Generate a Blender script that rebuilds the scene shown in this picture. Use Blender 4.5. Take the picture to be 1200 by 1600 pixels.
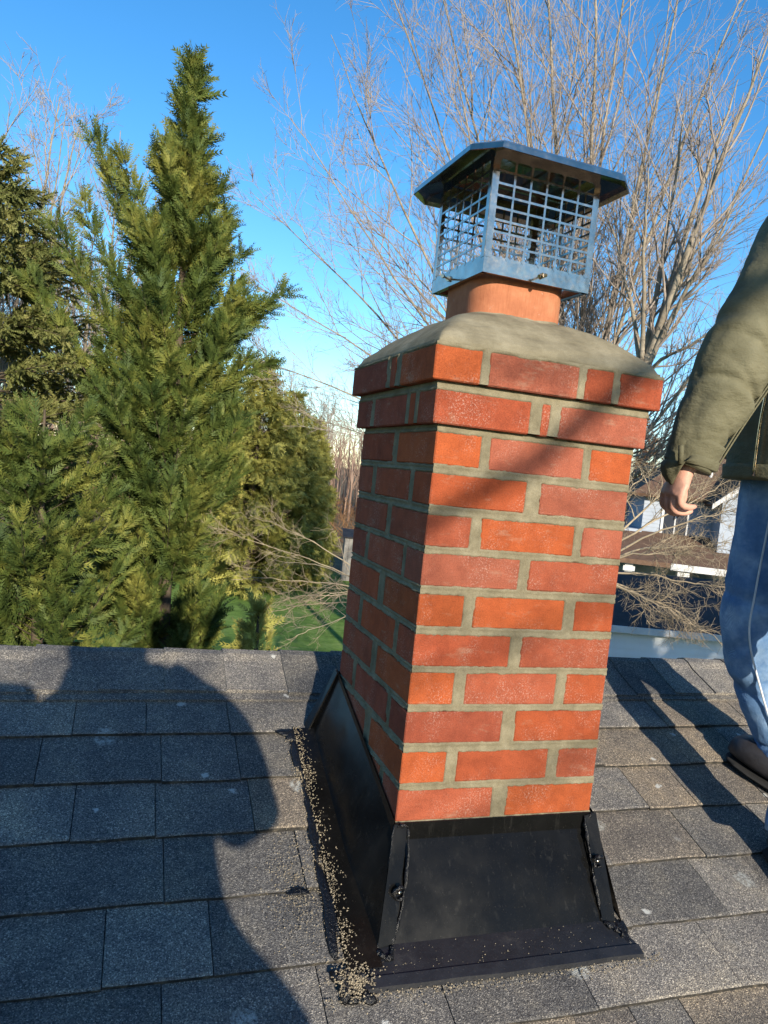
import bpy, bmesh, math, random
import numpy as np
from mathutils import Vector, Matrix

for o in list(bpy.data.objects):
    bpy.data.objects.remove(o)
R = math.radians
scn = bpy.context.scene
COL = scn.collection
rnd = random.Random(7)

# ------------------------------------------------------------------ camera
CAM = np.array([-0.5272, -1.2937, 0.6579])
YAW, PITCH, ROLL, FPX = R(18.838), R(3.178), R(5.861), 1185.1
_f = np.array([math.sin(YAW)*math.cos(PITCH), math.cos(YAW)*math.cos(PITCH), -math.sin(PITCH)])
_r0 = np.array([math.cos(YAW), -math.sin(YAW), 0.0])
_u0 = np.cross(_r0, _f)
_r = _r0*math.cos(ROLL)+_u0*math.sin(ROLL)
_u = -_r0*math.sin(ROLL)+_u0*math.cos(ROLL)
cd = bpy.data.cameras.new('camera')
cd.sensor_fit = 'VERTICAL'; cd.sensor_height = 36.0; cd.lens = FPX/1600*36
cd.clip_start = 0.02; cd.clip_end = 2000
cam = bpy.data.objects.new('camera', cd); COL.objects.link(cam)
cam.matrix_world = Matrix(((_r[0], _u[0], -_f[0], CAM[0]), (_r[1], _u[1], -_f[1], CAM[1]), (_r[2], _u[2], -_f[2], CAM[2]), (0, 0, 0, 1)))
scn.camera = cam
scn.render.resolution_x = 768; scn.render.resolution_y = 1024

def at(x, y, d):
    """real point at horizontal distance d along the sight line of photo pixel x, y"""
    v = _f+(x-600)/FPX*_r-(y-800)/FPX*_u
    v = v/math.hypot(v[0], v[1])
    return CAM+v*d
def atY(x, y, Y):
    v = _f+(x-600)/FPX*_r-(y-800)/FPX*_u
    return CAM+v*((Y-CAM[1])/v[1])

# ------------------------------------------------------------------ sky and sun
SUN_AZ, SUN_EL = R(-0.6), R(17.0)
SUN = Vector((-math.sin(SUN_AZ)*math.cos(SUN_EL), -math.cos(SUN_AZ)*math.cos(SUN_EL), math.sin(SUN_EL)))
w = bpy.data.worlds.new('World'); scn.world = w; w.use_nodes = True
nt = w.node_tree
sky = nt.nodes.new('ShaderNodeTexSky'); sky.sky_type = 'NISHITA'; sky.sun_disc = False
sky.sun_elevation = SUN_EL; sky.sun_rotation = math.pi+SUN_AZ
sky.altitude = 100; sky.air_density = 1.0; sky.dust_density = 0.3; sky.ozone_density = 3.0
hs = nt.nodes.new('ShaderNodeHueSaturation'); hs.inputs['Saturation'].default_value = 1.27
nt.links.new(sky.outputs[0], hs.inputs['Color'])
nt.links.new(hs.outputs[0], nt.nodes['Background'].inputs[0])
nt.nodes['Background'].inputs[1].default_value = 0.15
sl = bpy.data.lights.new('sun', 'SUN'); sl.energy = 5.0; sl.angle = R(0.5); sl.color = (1.0, 0.90, 0.74)
so = bpy.data.objects.new('sun', sl); COL.objects.link(so)
so.rotation_euler = SUN.to_track_quat('Z', 'Y').to_euler(); so.location = (-1, -8, 6)
vs = scn.view_settings
vs.view_transform = 'Standard'; vs.look = 'None'; vs.exposure = 0.72; vs.gamma = 1.0; vs.use_curve_mapping = False

# ------------------------------------------------------------------ material helper
class NT:
    def __init__(s, name):
        s.m = bpy.data.materials.new(name); s.m.use_nodes = True
        s.t = s.m.node_tree; s.b = s.t.nodes['Principled BSDF']
        s.pos = s.t.nodes.new('ShaderNodeNewGeometry').outputs['Position']
    def n(s, typ, **kw):
        nd = s.t.nodes.new('ShaderNode'+typ)
        for k, v in kw.items():
            if k.startswith('_'): setattr(nd, k[1:], v)
            else: s.set(nd.inputs[k.replace('__', ' ')], v)
        return nd
    def set(s, sock, v):
        if isinstance(v, bpy.types.NodeSocket): s.t.links.new(v, sock)
        else:
            if sock.type == 'RGBA' and len(v) == 3: v = (*v, 1)
            sock.default_value = v
    def noise(s, scale, detail=4, rough=.6, vec=None, out='Fac'):
        return s.n('TexNoise', Vector=vec or s.pos, Scale=scale, Detail=detail, Roughness=rough).outputs[out]
    def vor(s, scale, out='Distance', vec=None, feature='F1', rand=1.0):
        nd = s.n('TexVoronoi', _feature=feature, Vector=vec or s.pos, Scale=scale, Randomness=rand); return nd.outputs[out]
    def ramp(s, fac, stops, interp='LINEAR'):
        nd = s.n('ValToRGB', Fac=fac); e = nd.color_ramp; e.interpolation = interp
        while len(e.elements) < len(stops): e.elements.new(1)
        for el, (p, c) in zip(e.elements, stops):
            el.position = p; el.color = (*c, 1) if not isinstance(c, (int, float)) else (c, c, c, 1)
        return nd.outputs[0]
    def mix(s, fac, a, b, mode='MIX'):
        nd = s.t.nodes.new('ShaderNodeMix'); nd.data_type = 'RGBA'; nd.blend_type = mode
        s.set(nd.inputs[0], fac); s.set(nd.inputs[6], a); s.set(nd.inputs[7], b); return nd.outputs[2]
    def math(s, op, a, b=0.0):
        nd = s.t.nodes.new('ShaderNodeMath'); nd.operation = op
        s.set(nd.inputs[0], a); s.set(nd.inputs[1], b); return nd.outputs[0]
    def bump(s, h, strength=.3, dist=.01, normal=None):
        nd = s.n('Bump', Height=h, Strength=strength, Distance=dist)
        if normal: s.set(nd.inputs['Normal'], normal)
        return nd.outputs[0]
    def objrand(s): return s.n('ObjectInfo').outputs['Random']
    def objcol(s): return s.n('ObjectInfo').outputs['Color']
    def out(s, color=None, rough=.8, metal=0., normal=None, spec=None, **kw):
        b = s.b.inputs
        if color is not None: s.set(b['Base Color'], color)
        s.set(b['Roughness'], rough); s.set(b['Metallic'], metal)
        if normal is not None: s.set(b['Normal'], normal)
        if spec is not None: s.set(b['Specular IOR Level'], spec)
        for k, v in kw.items(): s.set(b[k.replace('__', ' ')], v)
        return s.m
    def stretch(s, x, y, z):
        return s.n('Mapping', Vector=s.pos, Scale=(x, y, z)).outputs[0]

def m_brick():
    k = NT('brick_clay'); c = k.objcol()
    c = k.mix(.55, c, k.ramp(k.noise(14, 4, .6), [(.32, (.62, .58, .62)), (.5, (1, 1, 1)), (.7, (1.15, 1.2, 1.2))]), 'MULTIPLY')
    c = k.mix(.6, c, k.ramp(k.noise(38, 5, .7), [(.3, (.72, .72, .72)), (.5, (.97, .97, .97)), (.72, (1.2, 1.18, 1.15))]), 'MULTIPLY')
    c = k.mix(.6, c, k.ramp(k.noise(420, 2, .6), [(.3, (.62, .6, .6)), (.5, (1, 1, 1)), (.7, (1.25, 1.25, 1.2))]), 'MULTIPLY')
    # pale lime bloom, sparse, in patches
    patch = k.ramp(k.noise(11, 3, .6), [(.48, 0), (.62, 1)])
    spk = k.ramp(k.noise(260, 4, .85), [(.53, 0), (.62, 1)])
    film = k.ramp(k.noise(24, 4, .7, k.stretch(.6, .6, 1.6)), [(.58, 0), (.74, .30)])
    c = k.mix(film, c, (.34, .28, .20))
    c = k.mix(k.math('MULTIPLY', k.math('MULTIPLY', patch, spk), .32), c, (.62, .5, .42))
    pit = k.ramp(k.vor(160), [(.04, 0), (.16, 1)])
    dark = k.ramp(k.noise(210, 2), [(.27, .35), (.34, 1)])
    c = k.mix(k.math('SUBTRACT', 1, dark), c, (.16, .045, .028))
    h = k.math('ADD', k.math('MULTIPLY', k.noise(330, 4, .75), .8), k.math('MULTIPLY', pit, .25))
    return k.out(c, .92, normal=k.bump(h, .55, .004), spec=.2)
def m_mortar():
    k = NT('mortar')
    c = k.ramp(k.noise(22, 6, .65), [(.25, (.115, .098, .062)), (.5, (.182, .158, .103)), (.75, (.26, .228, .155))])
    c = k.mix(.45, c, k.ramp(k.noise(650, 2), [(.3, (.55, .55, .55)), (.5, (1, 1, 1)), (.72, (1.3, 1.3, 1.3))]), 'MULTIPLY')
    c = k.mix(k.ramp(k.noise(60, 3), [(.64, 0), (.72, .6)]), c, (.17, .15, .12))
    return k.out(c, .95, normal=k.bump(k.math('ADD', k.noise(500, 4, .7), k.math('MULTIPLY', k.noise(90, 3), 1.5)), .5, .003), spec=.15)
def m_crown():
    k = NT('cement_wash')
    c = k.ramp(k.noise(13, 6, .65), [(.28, (.125, .108, .072)), (.5, (.20, .175, .118)), (.72, (.28, .25, .175))])
    c = k.mix(.35, c, k.ramp(k.noise(700, 2), [(.3, (.6, .6, .6)), (.5, (1, 1, 1)), (.72, (1.25, 1.25, 1.25))]), 'MULTIPLY')
    tro = k.noise(16, 4, .6, k.stretch(1, 1, 5))
    return k.out(c, .93, normal=k.bump(k.math('ADD', k.math('MULTIPLY', tro, 3), k.noise(420, 4, .7)), .45, .004), spec=.15)
def m_flue():
    k = NT('terracotta')
    c = k.ramp(k.noise(14, 5, .65), [(.25, (.25, .085, .04)), (.5, (.34, .125, .06)), (.75, (.43, .19, .10))])
    c = k.mix(.4, c, k.ramp(k.noise(60, 4, .6, k.stretch(6, 6, .5)), [(.3, (.7, .65, .6)), (.6, (1.1, 1.1, 1.1))]), 'MULTIPLY')
    sm = k.ramp(k.noise(45, 4, .7), [(.66, 0), (.75, .8)])
    c = k.mix(sm, c, (.45, .4, .32))
    return k.out(c, .8, normal=k.bump(k.noise(260, 4), .25, .003), spec=.25)
def m_steel():
    k = NT('stainless_steel')
    c = k.ramp(k.noise(25, 3), [(.3, (.40, .345, .285)), (.7, (.56, .485, .40))])
    r = k.ramp(k.noise(90, 4, .7), [(.3, .09), (.7, .24)])
    return k.out(c, r, 1.0, normal=k.bump(k.noise(22, 2), .10, .01))
def m_blackmetal():
    k = NT('black_aluminium')
    c = k.ramp(k.noise(12, 5, .7), [(.3, (.003, .003, .003)), (.6, (.005, .005, .005)), (.8, (.011, .010, .009))])
    dust = k.ramp(k.noise(500, 2), [(.70, 0), (.78, .5)])
    c = k.mix(dust, c, (.16, .14, .11))
    r = k.ramp(k.noise(9, 4), [(.3, .16), (.7, .36)])
    c = k.mix(k.ramp(k.noise(30, 5, .7, k.stretch(3, 3, .35)), [(.58, 0), (.78, .55)]), c, (.030, .029, .026))
    return k.out(c, r, normal=k.bump(k.noise(6, 2), .2, .02), spec=.16)
def m_dullblack():
    k = NT('dusty_black_aluminium')
    c = k.ramp(k.noise(20, 5, .7), [(.3, (.006, .007, .010)), (.6, (.012, .013, .017)), (.8, (.035, .034, .034))])
    c = k.mix(k.ramp(k.noise(420, 3), [(.64, 0), (.74, .6)]), c, (.10, .09, .075))
    return k.out(c, .5, normal=k.bump(k.noise(40, 3), .2, .008), spec=.4)
def m_tar():
    k = NT('black_sealant')
    return k.out((.006, .006, .007), .28, normal=k.bump(k.noise(160, 4), .8, .006), spec=.4)
def m_shingle():
    k = NT('asphalt_granules'); c = k.objcol()
    g = k.vor(560, 'Color'); gv = k.n('SeparateColor', Color=g).outputs[0]
    c = k.mix(1.0, c, k.ramp(gv, [(0, (.35, .35, .37)), (.3, (.72, .72, .75)), (.65, (1.08, 1.08, 1.08)), (.88, (1.6, 1.57, 1.48)), (1, (3.0, 2.9, 2.7))]), 'MULTIPLY')
    c = k.mix(.85, c, k.ramp(k.noise(7, 6, .7), [(.3, (.58, .6, .66)), (.5, (1, 1, 1)), (.7, (1.5, 1.42, 1.25))]), 'MULTIPLY')
    c = k.mix(k.ramp(k.noise(26, 5, .75), [(.56, 0), (.72, .4)]), c, (.23, .21, .175))
    # old lichen rings and bird lime
    v = k.vor(6.5, 'Distance', vec=k.n('VectorMath', _operation='ADD').outputs[0])
    vn = v.node; vn.voronoi_dimensions = '2D'; add = vn.inputs['Vector'].links[0].from_node
    k.set(add.inputs[0], k.pos); k.set(add.inputs[1], k.n('VectorMath', _operation='SCALE', Scale=.03).outputs[0])
    sc = add.inputs[1].links[0].from_node; k.set(sc.inputs[0], k.noise(40, 3, .6, out='Color'))
    vc = k.n('SeparateColor', Color=vn.outputs['Color']).outputs[1]
    big = k.math('MULTIPLY', k.ramp(v, [(.10, 1), (.15, 0)]), k.ramp(vc, [(.83, 0), (.85, 1)]))
    big = k.math('MULTIPLY', big, k.ramp(k.noise(140, 3, .7), [(.40, 0), (.58, .75)]))
    c = k.mix(big, c, (.42, .43, .40))
    wp = k.n('VectorMath', _operation='ADD'); k.set(wp.inputs[0], k.pos); ws = k.n('VectorMath', _operation='SCALE', Scale=.035); k.set(ws.inputs[0], k.noise(55, 4, .7, out='Color')); k.set(wp.inputs[1], ws.outputs[0])
    v2 = k.n('TexVoronoi', _voronoi_dimensions='2D', Vector=wp.outputs[0], Scale=11.0)
    vc2 = k.n('SeparateColor', Color=v2.outputs['Color']).outputs[2]
    sm = k.math('MULTIPLY', k.ramp(k.math('ADD', v2.outputs['Distance'], k.math('MULTIPLY', k.noise(3, 2), .12)), [(.12, 1), (.16, 0)]), k.ramp(vc2, [(.90, 0), (.92, .8)]))
    c = k.mix(sm, c, (.50, .50, .47))
    h = k.math('ADD', k.vor(560), k.math('MULTIPLY', k.noise(45, 3), .25))
    return k.out(c, .95, normal=k.bump(h, .7, .002), spec=.2)
def m_plain(name, stops, scale=10, rough=.8, bscale=None, bstr=.3, bdist=.01, metal=0, spec=.3, vec=None):
    k = NT(name); c = k.ramp(k.noise(scale, 5, .65, vec(k) if vec else None), stops)
    nrm = k.bump(k.noise(bscale, 4, .65), bstr, bdist) if bscale else None
    return k.out(c, rough, metal, nrm, spec)
def m_leaf(name, c0, c1, c2, sss=.16):
    k = NT(name)
    c = k.ramp(k.noise(1.7, 5, .75), [(.34, c0), (.5, c1), (.66, c2)])
    c = k.mix(.5, c, k.ramp(k.noise(23, 2), [(.3, (.6, .6, .6)), (.7, (1.35, 1.3, 1.1))]), 'MULTIPLY')
    k.out(c, .65, spec=.25)
    tr = k.n('BsdfTranslucent', Color=c); mx = k.n('MixShader', Fac=sss)
    k.t.links.new(k.b.outputs[0], mx.inputs[1]); k.t.links.new(tr.outputs[0], mx.inputs[2])
    k.t.links.new(mx.outputs[0], k.t.nodes['Material Output'].inputs[0])
    return k.m
def m_denim():
    k = NT('denim')
    c = k.ramp(k.noise(7, 5, .65), [(.3, (.055, .12, .25)), (.5, (.13, .24, .42)), (.68, (.32, .45, .61))])
    wv = k.n('TexWave', Vector=k.stretch(1, 1, .6), Scale=320.0, Distortion=1.5)
    c = k.mix(.35, c, k.ramp(wv.outputs['Fac'], [(.2, (.65, .7, .78)), (.8, (1.25, 1.2, 1.15))]), 'MULTIPLY')
    h = k.math('ADD', k.noise(22, 5, .6, k.stretch(1, 1, .55)), k.math('MULTIPLY', wv.outputs['Fac'], .06))
    return k.out(c, .9, normal=k.bump(h, .45, .02), spec=.15)
def m_jacket():
    k = NT('olive_canvas')
    c = k.ramp(k.noise(6, 5, .65), [(.3, (.080, .073, .042)), (.5, (.120, .111, .066)), (.75, (.170, .158, .10))])
    h = k.math('ADD', k.noise(17, 5, .65, k.stretch(.7, .7, 1.5)), k.math('MULTIPLY', k.noise(420, 2), .06))
    return k.out(c, .8, normal=k.bump(h, .45, .02), spec=.25)
def m_siding():
    k = NT('white_siding')
    c = k.ramp(k.noise(1.5, 4), [(.3, (.60, .62, .64)), (.7, (.70, .72, .74))])
    return k.out(c, .6)
def m_ground():
    k = NT('lawn_and_litter')
    g = k.ramp(k.noise(.9, 6, .7), [(.3, (.09, .15, .035)), (.5, (.15, .25, .055)), (.62, (.21, .30, .085)), (.78, (.30, .28, .12))])
    g = k.mix(.6, g, k.ramp(k.noise(9, 4, .7), [(.3, (.55, .6, .5)), (.7, (1.35, 1.3, 1.2))]), 'MULTIPLY')
    b = k.ramp(k.noise(1.1, 6, .7), [(.3, (.10, .07, .04)), (.55, (.19, .13, .075)), (.75, (.20, .19, .07))])
    far = k.n('SeparateXYZ', Vector=k.pos).outputs[1]
    edge = k.math('ADD', far, k.math('MULTIPLY', k.noise(.25, 4), 8))
    c = k.mix(k.ramp(k.math('DIVIDE', edge, 100), [(.375, 0), (.385, 1)]), g, b)
    return k.out(c, .95, normal=k.bump(k.noise(14, 5, .7), .8, .08), spec=.1)

MAT = dict(brick=m_brick(), mortar=m_mortar(), crown=m_crown(), flue=m_flue(), steel=m_steel(), black=m_blackmetal(), blackdull=m_dullblack(), tar=m_tar(), shingle=m_shingle(),
    denim=m_denim(), jacket=m_jacket(), siding=m_siding(), ground=m_ground(),
    skin=m_plain('skin', [(.3, (.50, .25, .18)), (.7, (.62, .35, .26))], 30, .5, 160, .2, .003),
    leather=m_plain('shoe_leather', [(.3, (.018, .017, .02)), (.7, (.04, .04, .045))], 20, .5, 90, .3, .004),
    sole=m_plain('shoe_rubber', [(.3, (.012, .012, .012)), (.7, (.02, .02, .02))], 20, .8),
    cap=m_plain('dark_knit', [(.3, (.012, .012, .016)), (.7, (.025, .025, .03))], 40, .9, 200, .4, .004),
    thread=m_plain('seam_thread', [(.3, (.55, .55, .56)), (.7, (.7, .7, .7))], 40, .8),
    granule=m_plain('loose_granules', [(.3, (.04, .035, .03)), (.48, (.20, .165, .115)), (.62, (.40, .34, .24))], 330, .95),
    slate_shade=m_plain('slate_shade_siding', [(.3, (.26, .30, .36)), (.7, (.33, .37, .43))], 2, .7),  # grey-blue siding with the shade on the neighbouring walls mixed into its colour
    wood=m_plain('weathered_boards', [(.3, (.16, .15, .14)), (.7, (.26, .25, .23))], 6, .85),
    white=m_plain('white_trim', [(.3, (.44, .44, .44)), (.7, (.56, .56, .56))], 3, .5),
    roofbrown=m_plain('brown_roof', [(.3, (.085, .05, .032)), (.7, (.15, .09, .06))], 5, .9, 40, .4, .02),
    roofblack=m_plain('black_roof', [(.3, (.014, .014, .017)), (.7, (.03, .03, .034))], 3, .85, 30, .4, .02),
    glass=m_plain('window_glass', [(.3, (.02, .025, .035)), (.7, (.04, .045, .06))], 1, .08, spec=.6),
    dark=m_plain('dark_paint', [(.3, (.015, .015, .015)), (.7, (.03, .03, .03))], 5, .6),
    bark=m_plain('grey_bark', [(.3, (.125, .10, .072)), (.5, (.225, .19, .142)), (.72, (.34, .29, .22))], 7, .9, 60, .5, .01),
    twig=m_plain('twig_bark', [(.3, (.17, .135, .11)), (.5, (.27, .225, .19)), (.72, (.38, .33, .28))], 2, .85),
    twigpale=m_plain('pale_twigs', [(.3, (.22, .17, .11)), (.7, (.42, .34, .23))], 3, .85),
    farwood=m_plain('far_brush', [(.3, (.16, .10, .075)), (.5, (.24, .165, .125)), (.7, (.33, .24, .19))], .15, .95, spec=.05),
    conbark=m_plain('conifer_bark', [(.3, (.05, .038, .026)), (.7, (.12, .09, .06))], 9, .9),
    cypress=m_leaf('cypress_leaf', (.028, .055, .016), (.085, .118, .026), (.22, .22, .05)),
    spruce=m_leaf('spruce_needles', (.07, .09, .028), (.15, .165, .052), (.25, .24, .09), .16),
    hemlock=m_leaf('hemlock_needles', (.16, .17, .04), (.31, .30, .075), (.44, .41, .125)),
    cutedge=m_plain('cut_asphalt', [(.3, (.012, .012, .012)), (.5, (.03, .028, .025)), (.7, (.10, .085, .065))], 50, .9),
    asphalt=m_plain('asphalt', [(.3, (.05, .05, .055)), (.7, (.09, .09, .1))], 2, .9),
    wall=m_plain('house_wall', [(.3, (.5, .49, .46)), (.7, (.58, .57, .54))], 2, .8),
    leafbrown=m_leaf('dry_leaves', (.11, .055, .025), (.20, .105, .05), (.30, .17, .08)),
    phone=m_plain('phone_case', [(.3, (.01, .01, .012)), (.7, (.02, .02, .022))], 10, .4))

# ------------------------------------------------------------------ object helpers
def mesh_obj(name, v, f, mat, parent=None, smooth=False, label=None, cat=None, group=None, kind=None, color=None):
    me = bpy.data.meshes.new(name)
    if isinstance(v, np.ndarray): v = v.tolist()
    me.from_pydata(v, [], f if isinstance(f, list) else f.tolist()); me.update()
    me.materials.append(MAT[mat] if isinstance(mat, str) else mat)
    if smooth: me.polygons.foreach_set('use_smooth', [True]*len(me.polygons))
    return link(name, me, parent, label, cat, group, kind, color)
def link(name, me, parent=None, label=None, cat=None, group=None, kind=None, color=None):
    o = bpy.data.objects.new(name, me); COL.objects.link(o)
    if parent is not None:
        o.parent = parent
        if parent.type == 'EMPTY': o.matrix_parent_inverse = Matrix.Translation(-parent.location)
    if label: o['label'] = label
    if cat: o['category'] = cat
    if group: o['group'] = group
    if kind: o['kind'] = kind
    if color: o.color = (*color, 1)
    return o
def thing(name, label, cat, loc=(0, 0, 0), group=None):
    o = bpy.data.objects.new(name, None); COL.objects.link(o); o.location = loc
    o.empty_display_size = .1
    o['label'] = label; o['category'] = cat
    if group: o['group'] = group
    return o
class MB:
    def __init__(s): s.v = []; s.f = []
    def add(s, v, f):
        n = len(s.v); s.v += [tuple(map(float, p)) for p in v]; s.f += [tuple(int(i)+n for i in q) for q in f]; return s
    def box(s, a, b):
        x0, y0, z0 = a; x1, y1, z1 = b
        return s.add([(x0, y0, z0), (x1, y0, z0), (x1, y1, z0), (x0, y1, z0), (x0, y0, z1), (x1, y0, z1), (x1, y1, z1), (x0, y1, z1)],
                     [(0, 3, 2, 1), (4, 5, 6, 7), (0, 1, 5, 4), (1, 2, 6, 5), (2, 3, 7, 6), (3, 0, 4, 7)])
    def hexa(s, p):  # 8 points, bottom ring then top ring
        return s.add(p, [(0, 3, 2, 1), (4, 5, 6, 7), (0, 1, 5, 4), (1, 2, 6, 5), (2, 3, 7, 6), (3, 0, 4, 7)])
    def slab(s, quad, t):  # quad corners with thickness t along its normal, downwards
        q = [Vector(p) for p in quad]; n = (q[1]-q[0]).cross(q[2]-q[0]).normalized()
        return s.hexa([p-n*t for p in q]+q)
    def tube(s, pts, rad, n=6, cap=True):
        pts = [Vector(p) for p in pts]; m = len(pts); base = len(s.v)
        up = None
        for i, p in enumerate(pts):
            d = (pts[min(i+1, m-1)]-pts[max(i-1, 0)]).normalized()
            if up is None: up = d.orthogonal().normalized()
            a = (up-d*up.dot(d)); a = a.normalized() if a.length > 1e-6 else d.orthogonal().normalized(); up = a; b = d.cross(a)
            r = rad[i] if hasattr(rad, '__len__') else rad
            for j in range(n):
                t = 2*math.pi*j/n; s.v.append(tuple(p+a*(r*math.cos(t))+b*(r*math.sin(t))))
        for i in range(m-1):
            for j in range(n):
                k = (j+1) % n
                s.f.append((base+i*n+j, base+i*n+k, base+(i+1)*n+k, base+(i+1)*n+j))
        if cap:
            s.f.append(tuple(base+j for j in range(n))[::-1]); s.f.append(tuple(base+(m-1)*n+j for j in range(n)))
        return s
    def rings(s, rings, cap0=True, cap1=True):
        n = len(rings[0]); base = len(s.v)
        for r in rings: s.v += [tuple(map(float, p)) for p in r]
        for i in range(len(rings)-1):
            for j in range(n):
                k = (j+1) % n
                s.f.append((base+i*n+j, base+i*n+k, base+(i+1)*n+k, base+(i+1)*n+j))
        if cap0: s.f.append(tuple(base+j for j in range(n))[::-1])
        if cap1: s.f.append(tuple(base+(len(rings)-1)*n+j for j in range(n)))
        return s
    def build(s, name, mat, parent=None, **kw): return mesh_obj(name, s.v, s.f, mat, parent, **kw)

def hash2(i, j, seed):
    h = np.sin(i*127.1+j*311.7+seed*74.7)*43758.5453
    return h-np.floor(h)
def vnoise(x, y, seed=0):
    x = np.asarray(x, float); y = np.asarray(y, float)
    i = np.floor(x); j = np.floor(y); u = x-i; v = y-j; u = u*u*(3-2*u); v = v*v*(3-2*v)
    return (hash2(i, j, seed)*(1-u)*(1-v)+hash2(i+1, j, seed)*u*(1-v)+hash2(i, j+1, seed)*(1-u)*v+hash2(i+1, j+1, seed)*u*v)*2-1
def fbm(x, y, seed=0, o=3):
    r = 0; a = 1
    for k in range(o): r = r+a*vnoise(np.asarray(x)*2**k, np.asarray(y)*2**k, seed+k); a *= .5
    return r
def catmull(P, n):
    P = np.array(P, float); P = np.vstack([2*P[0]-P[1], P, 2*P[-1]-P[-2]]); out = []
    segs = len(P)-3
    for t in np.linspace(0, segs-1e-9, n):
        i = int(t); u = t-i; a, b, c, d = P[i:i+4]
        out.append(.5*((2*b)+(c-a)*u+(2*a-5*b+4*c-d)*u*u+(3*b-a-3*c+d)*u**3))
    return np.array(out)
def sweep(path, radii, n=24, m=40, side=(0, 1, 0), disp=None):
    """tube with elliptical rings: radii are (across 'side', other) per control point"""
    P = catmull(path, m); RR = catmull(np.array(radii, float), m); rings = []
    sd = np.array(side, float)
    th = np.linspace(0, 2*math.pi, n, endpoint=False)
    for i in range(m):
        d = P[min(i+1, m-1)]-P[max(i-1, 0)]; d /= np.linalg.norm(d)
        a = sd-d*(sd@d); a /= np.linalg.norm(a); b = np.cross(d, a)
        e = disp(np.full(n, i/(m-1)), th) if disp is not None else np.zeros(n)
        rings.append(P[i]+np.outer((RR[i, 0]+e)*np.cos(th), a)+np.outer((RR[i, 1]+e)*np.sin(th), b))
    return rings

# ------------------------------------------------------------------ setting: ground, road
gm = MB()
gm.add([(-900, -300, -4.5), (900, -300, -4.5), (900, 1500, -4.5), (-900, 1500, -4.5)], [(0, 1, 2, 3)])
gm.build('ground', 'ground', kind='structure')
rd = MB(); rd.add([(-120, 92, -4.49), (160, 84, -4.49), (160, 92, -4.49), (-120, 100, -4.49)], [(0, 1, 2, 3)])
rd.build('road', 'asphalt', kind='structure')

# ------------------------------------------------------------------ the roof we stand on
YR, ZR, TH = .7102, .1263, R(20.956)
CT, ST = math.cos(TH), math.sin(TH)
def slope(x, s, h=0.0, back=False):
    sg = 1 if back else -1
    return (x, YR+sg*(s*CT+h*ST), ZR-s*ST+h*CT)
def roofz(y): return ZR-(YR-y)*math.tan(TH)
house = thing('house', 'low gable house under the grey asphalt shingle roof in the foreground', 'house', (0, .71, -4.5))
dk = MB()
SE = 4.6
dk.slab([slope(-6, 0, -.016), slope(-6, SE, -.016), slope(7, SE, -.016), slope(7, 0, -.016)], .12)
dk.slab([slope(7, 0, -.016, True), slope(7, SE, -.016, True), slope(-6, SE, -.016, True), slope(-6, 0, -.016, True)], .12)
roof = dk.build('roof', 'shingle', house, color=(.055, .058, .066))
wl = MB(); wl.box((-5.6, -3.2, -4.5), (6.6, 4.6, -1.75)); wl.build('wall', 'wall', house)
for x in (-5.6, 6.6):
    g = MB(); dx = .15
    g.add([(x, -3.2, -1.75), (x, 4.6, -1.75), (x, .71, -.12), (x-math.copysign(dx, x), -3.2, -1.75), (x-math.copysign(dx, x), 4.6, -1.75), (x-math.copysign(dx, x), .71, -.12)],
          [(0, 1, 2), (5, 4, 3), (0, 3, 4, 1), (1, 4, 5, 2), (2, 5, 3, 0)])
    g.build('gable', 'wall', house)
greys = [(.120, .114, .108), (.137, .129, .120), (.157, .147, .136), (.102, .098, .094), (.174, .162, .147)]
browns = [(.165, .141, .114), (.182, .153, .121), (.145, .128, .110)]
def shingle(x0, x1, s1, lift=0.0, col=None, L=.20):
    g = .0009; j = lambda a: rnd.uniform(-a, a)
    nx = max(2, int((x1-x0)/.05)); v = []; f = []
    sl0, sl1 = s1+j(.0025), s1+j(.0025); t0, t1 = .003+lift+j(.0014), .003+lift+j(.0014)
    for i in range(nx+1):
        u = i/nx; x = x0+g+(x1-x0-2*g)*u; s = sl0+(sl1-sl0)*u+j(.0012); t = t0+(t1-t0)*u+j(.0007)
        v += [slope(x, s-L, -.009+lift*.5), slope(x, s-.05, t-.0022), slope(x, s-.004, t), slope(x, s, t-.0015), slope(x, s, t-.0095-lift)]
    for i in range(nx):
        a = i*5
        for k in range(4): f.append((a+k, a+k+1, a+k+6, a+k+5))
    f.append((0, 4, 3, 2, 1)); e = nx*5; f.append((e, e+1, e+2, e+3, e+4))
    o = mesh_obj('shingle', v, f, 'shingle', roof, color=col or rnd.choice(greys))
    o.data.materials.append(MAT['cutedge'])          # the cut butt edge is bare asphalt
    for i in range(nx): o.data.polygons[i*4+3].material_index = 1
    return o
s1 = .302; row = 0
while s1 < 1.62:
    x = -1.55+rnd.uniform(0, .2)
    while x < 2.0:
        wd = rnd.choice((.12, .15, .18, .2, .23, .26, .30))*rnd.uniform(.9, 1.1)
        mid = x+wd/2
        pb = .10
        if mid > .40 and row in (2, 3): pb = .75 if mid < .8 else .3
        if row in (6, 7) and .0 < mid < .6: pb = .85
        if row in (0, 1) and mid > .5: pb = .35
        if mid < -.3: pb = .03
        c = rnd.choice(browns) if rnd.random() < pb else rnd.choice(greys)
        # leave a hole where the chimney goes through
        lo, hi = x, x+wd
        ylow = YR-s1*CT
        if ylow < .46 and ylow > -.02+.0:
            for a, b in ((lo, min(hi, .01)), (max(lo, .42), hi)):
                if b-a > .02: shingle(a, b, s1, rnd.choice((0, 0, .0025)), c)
        else: shingle(lo, hi, s1, rnd.choice((0, 0, .0025)), c)
        x += wd
    s1 += .143; row += 1
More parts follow.
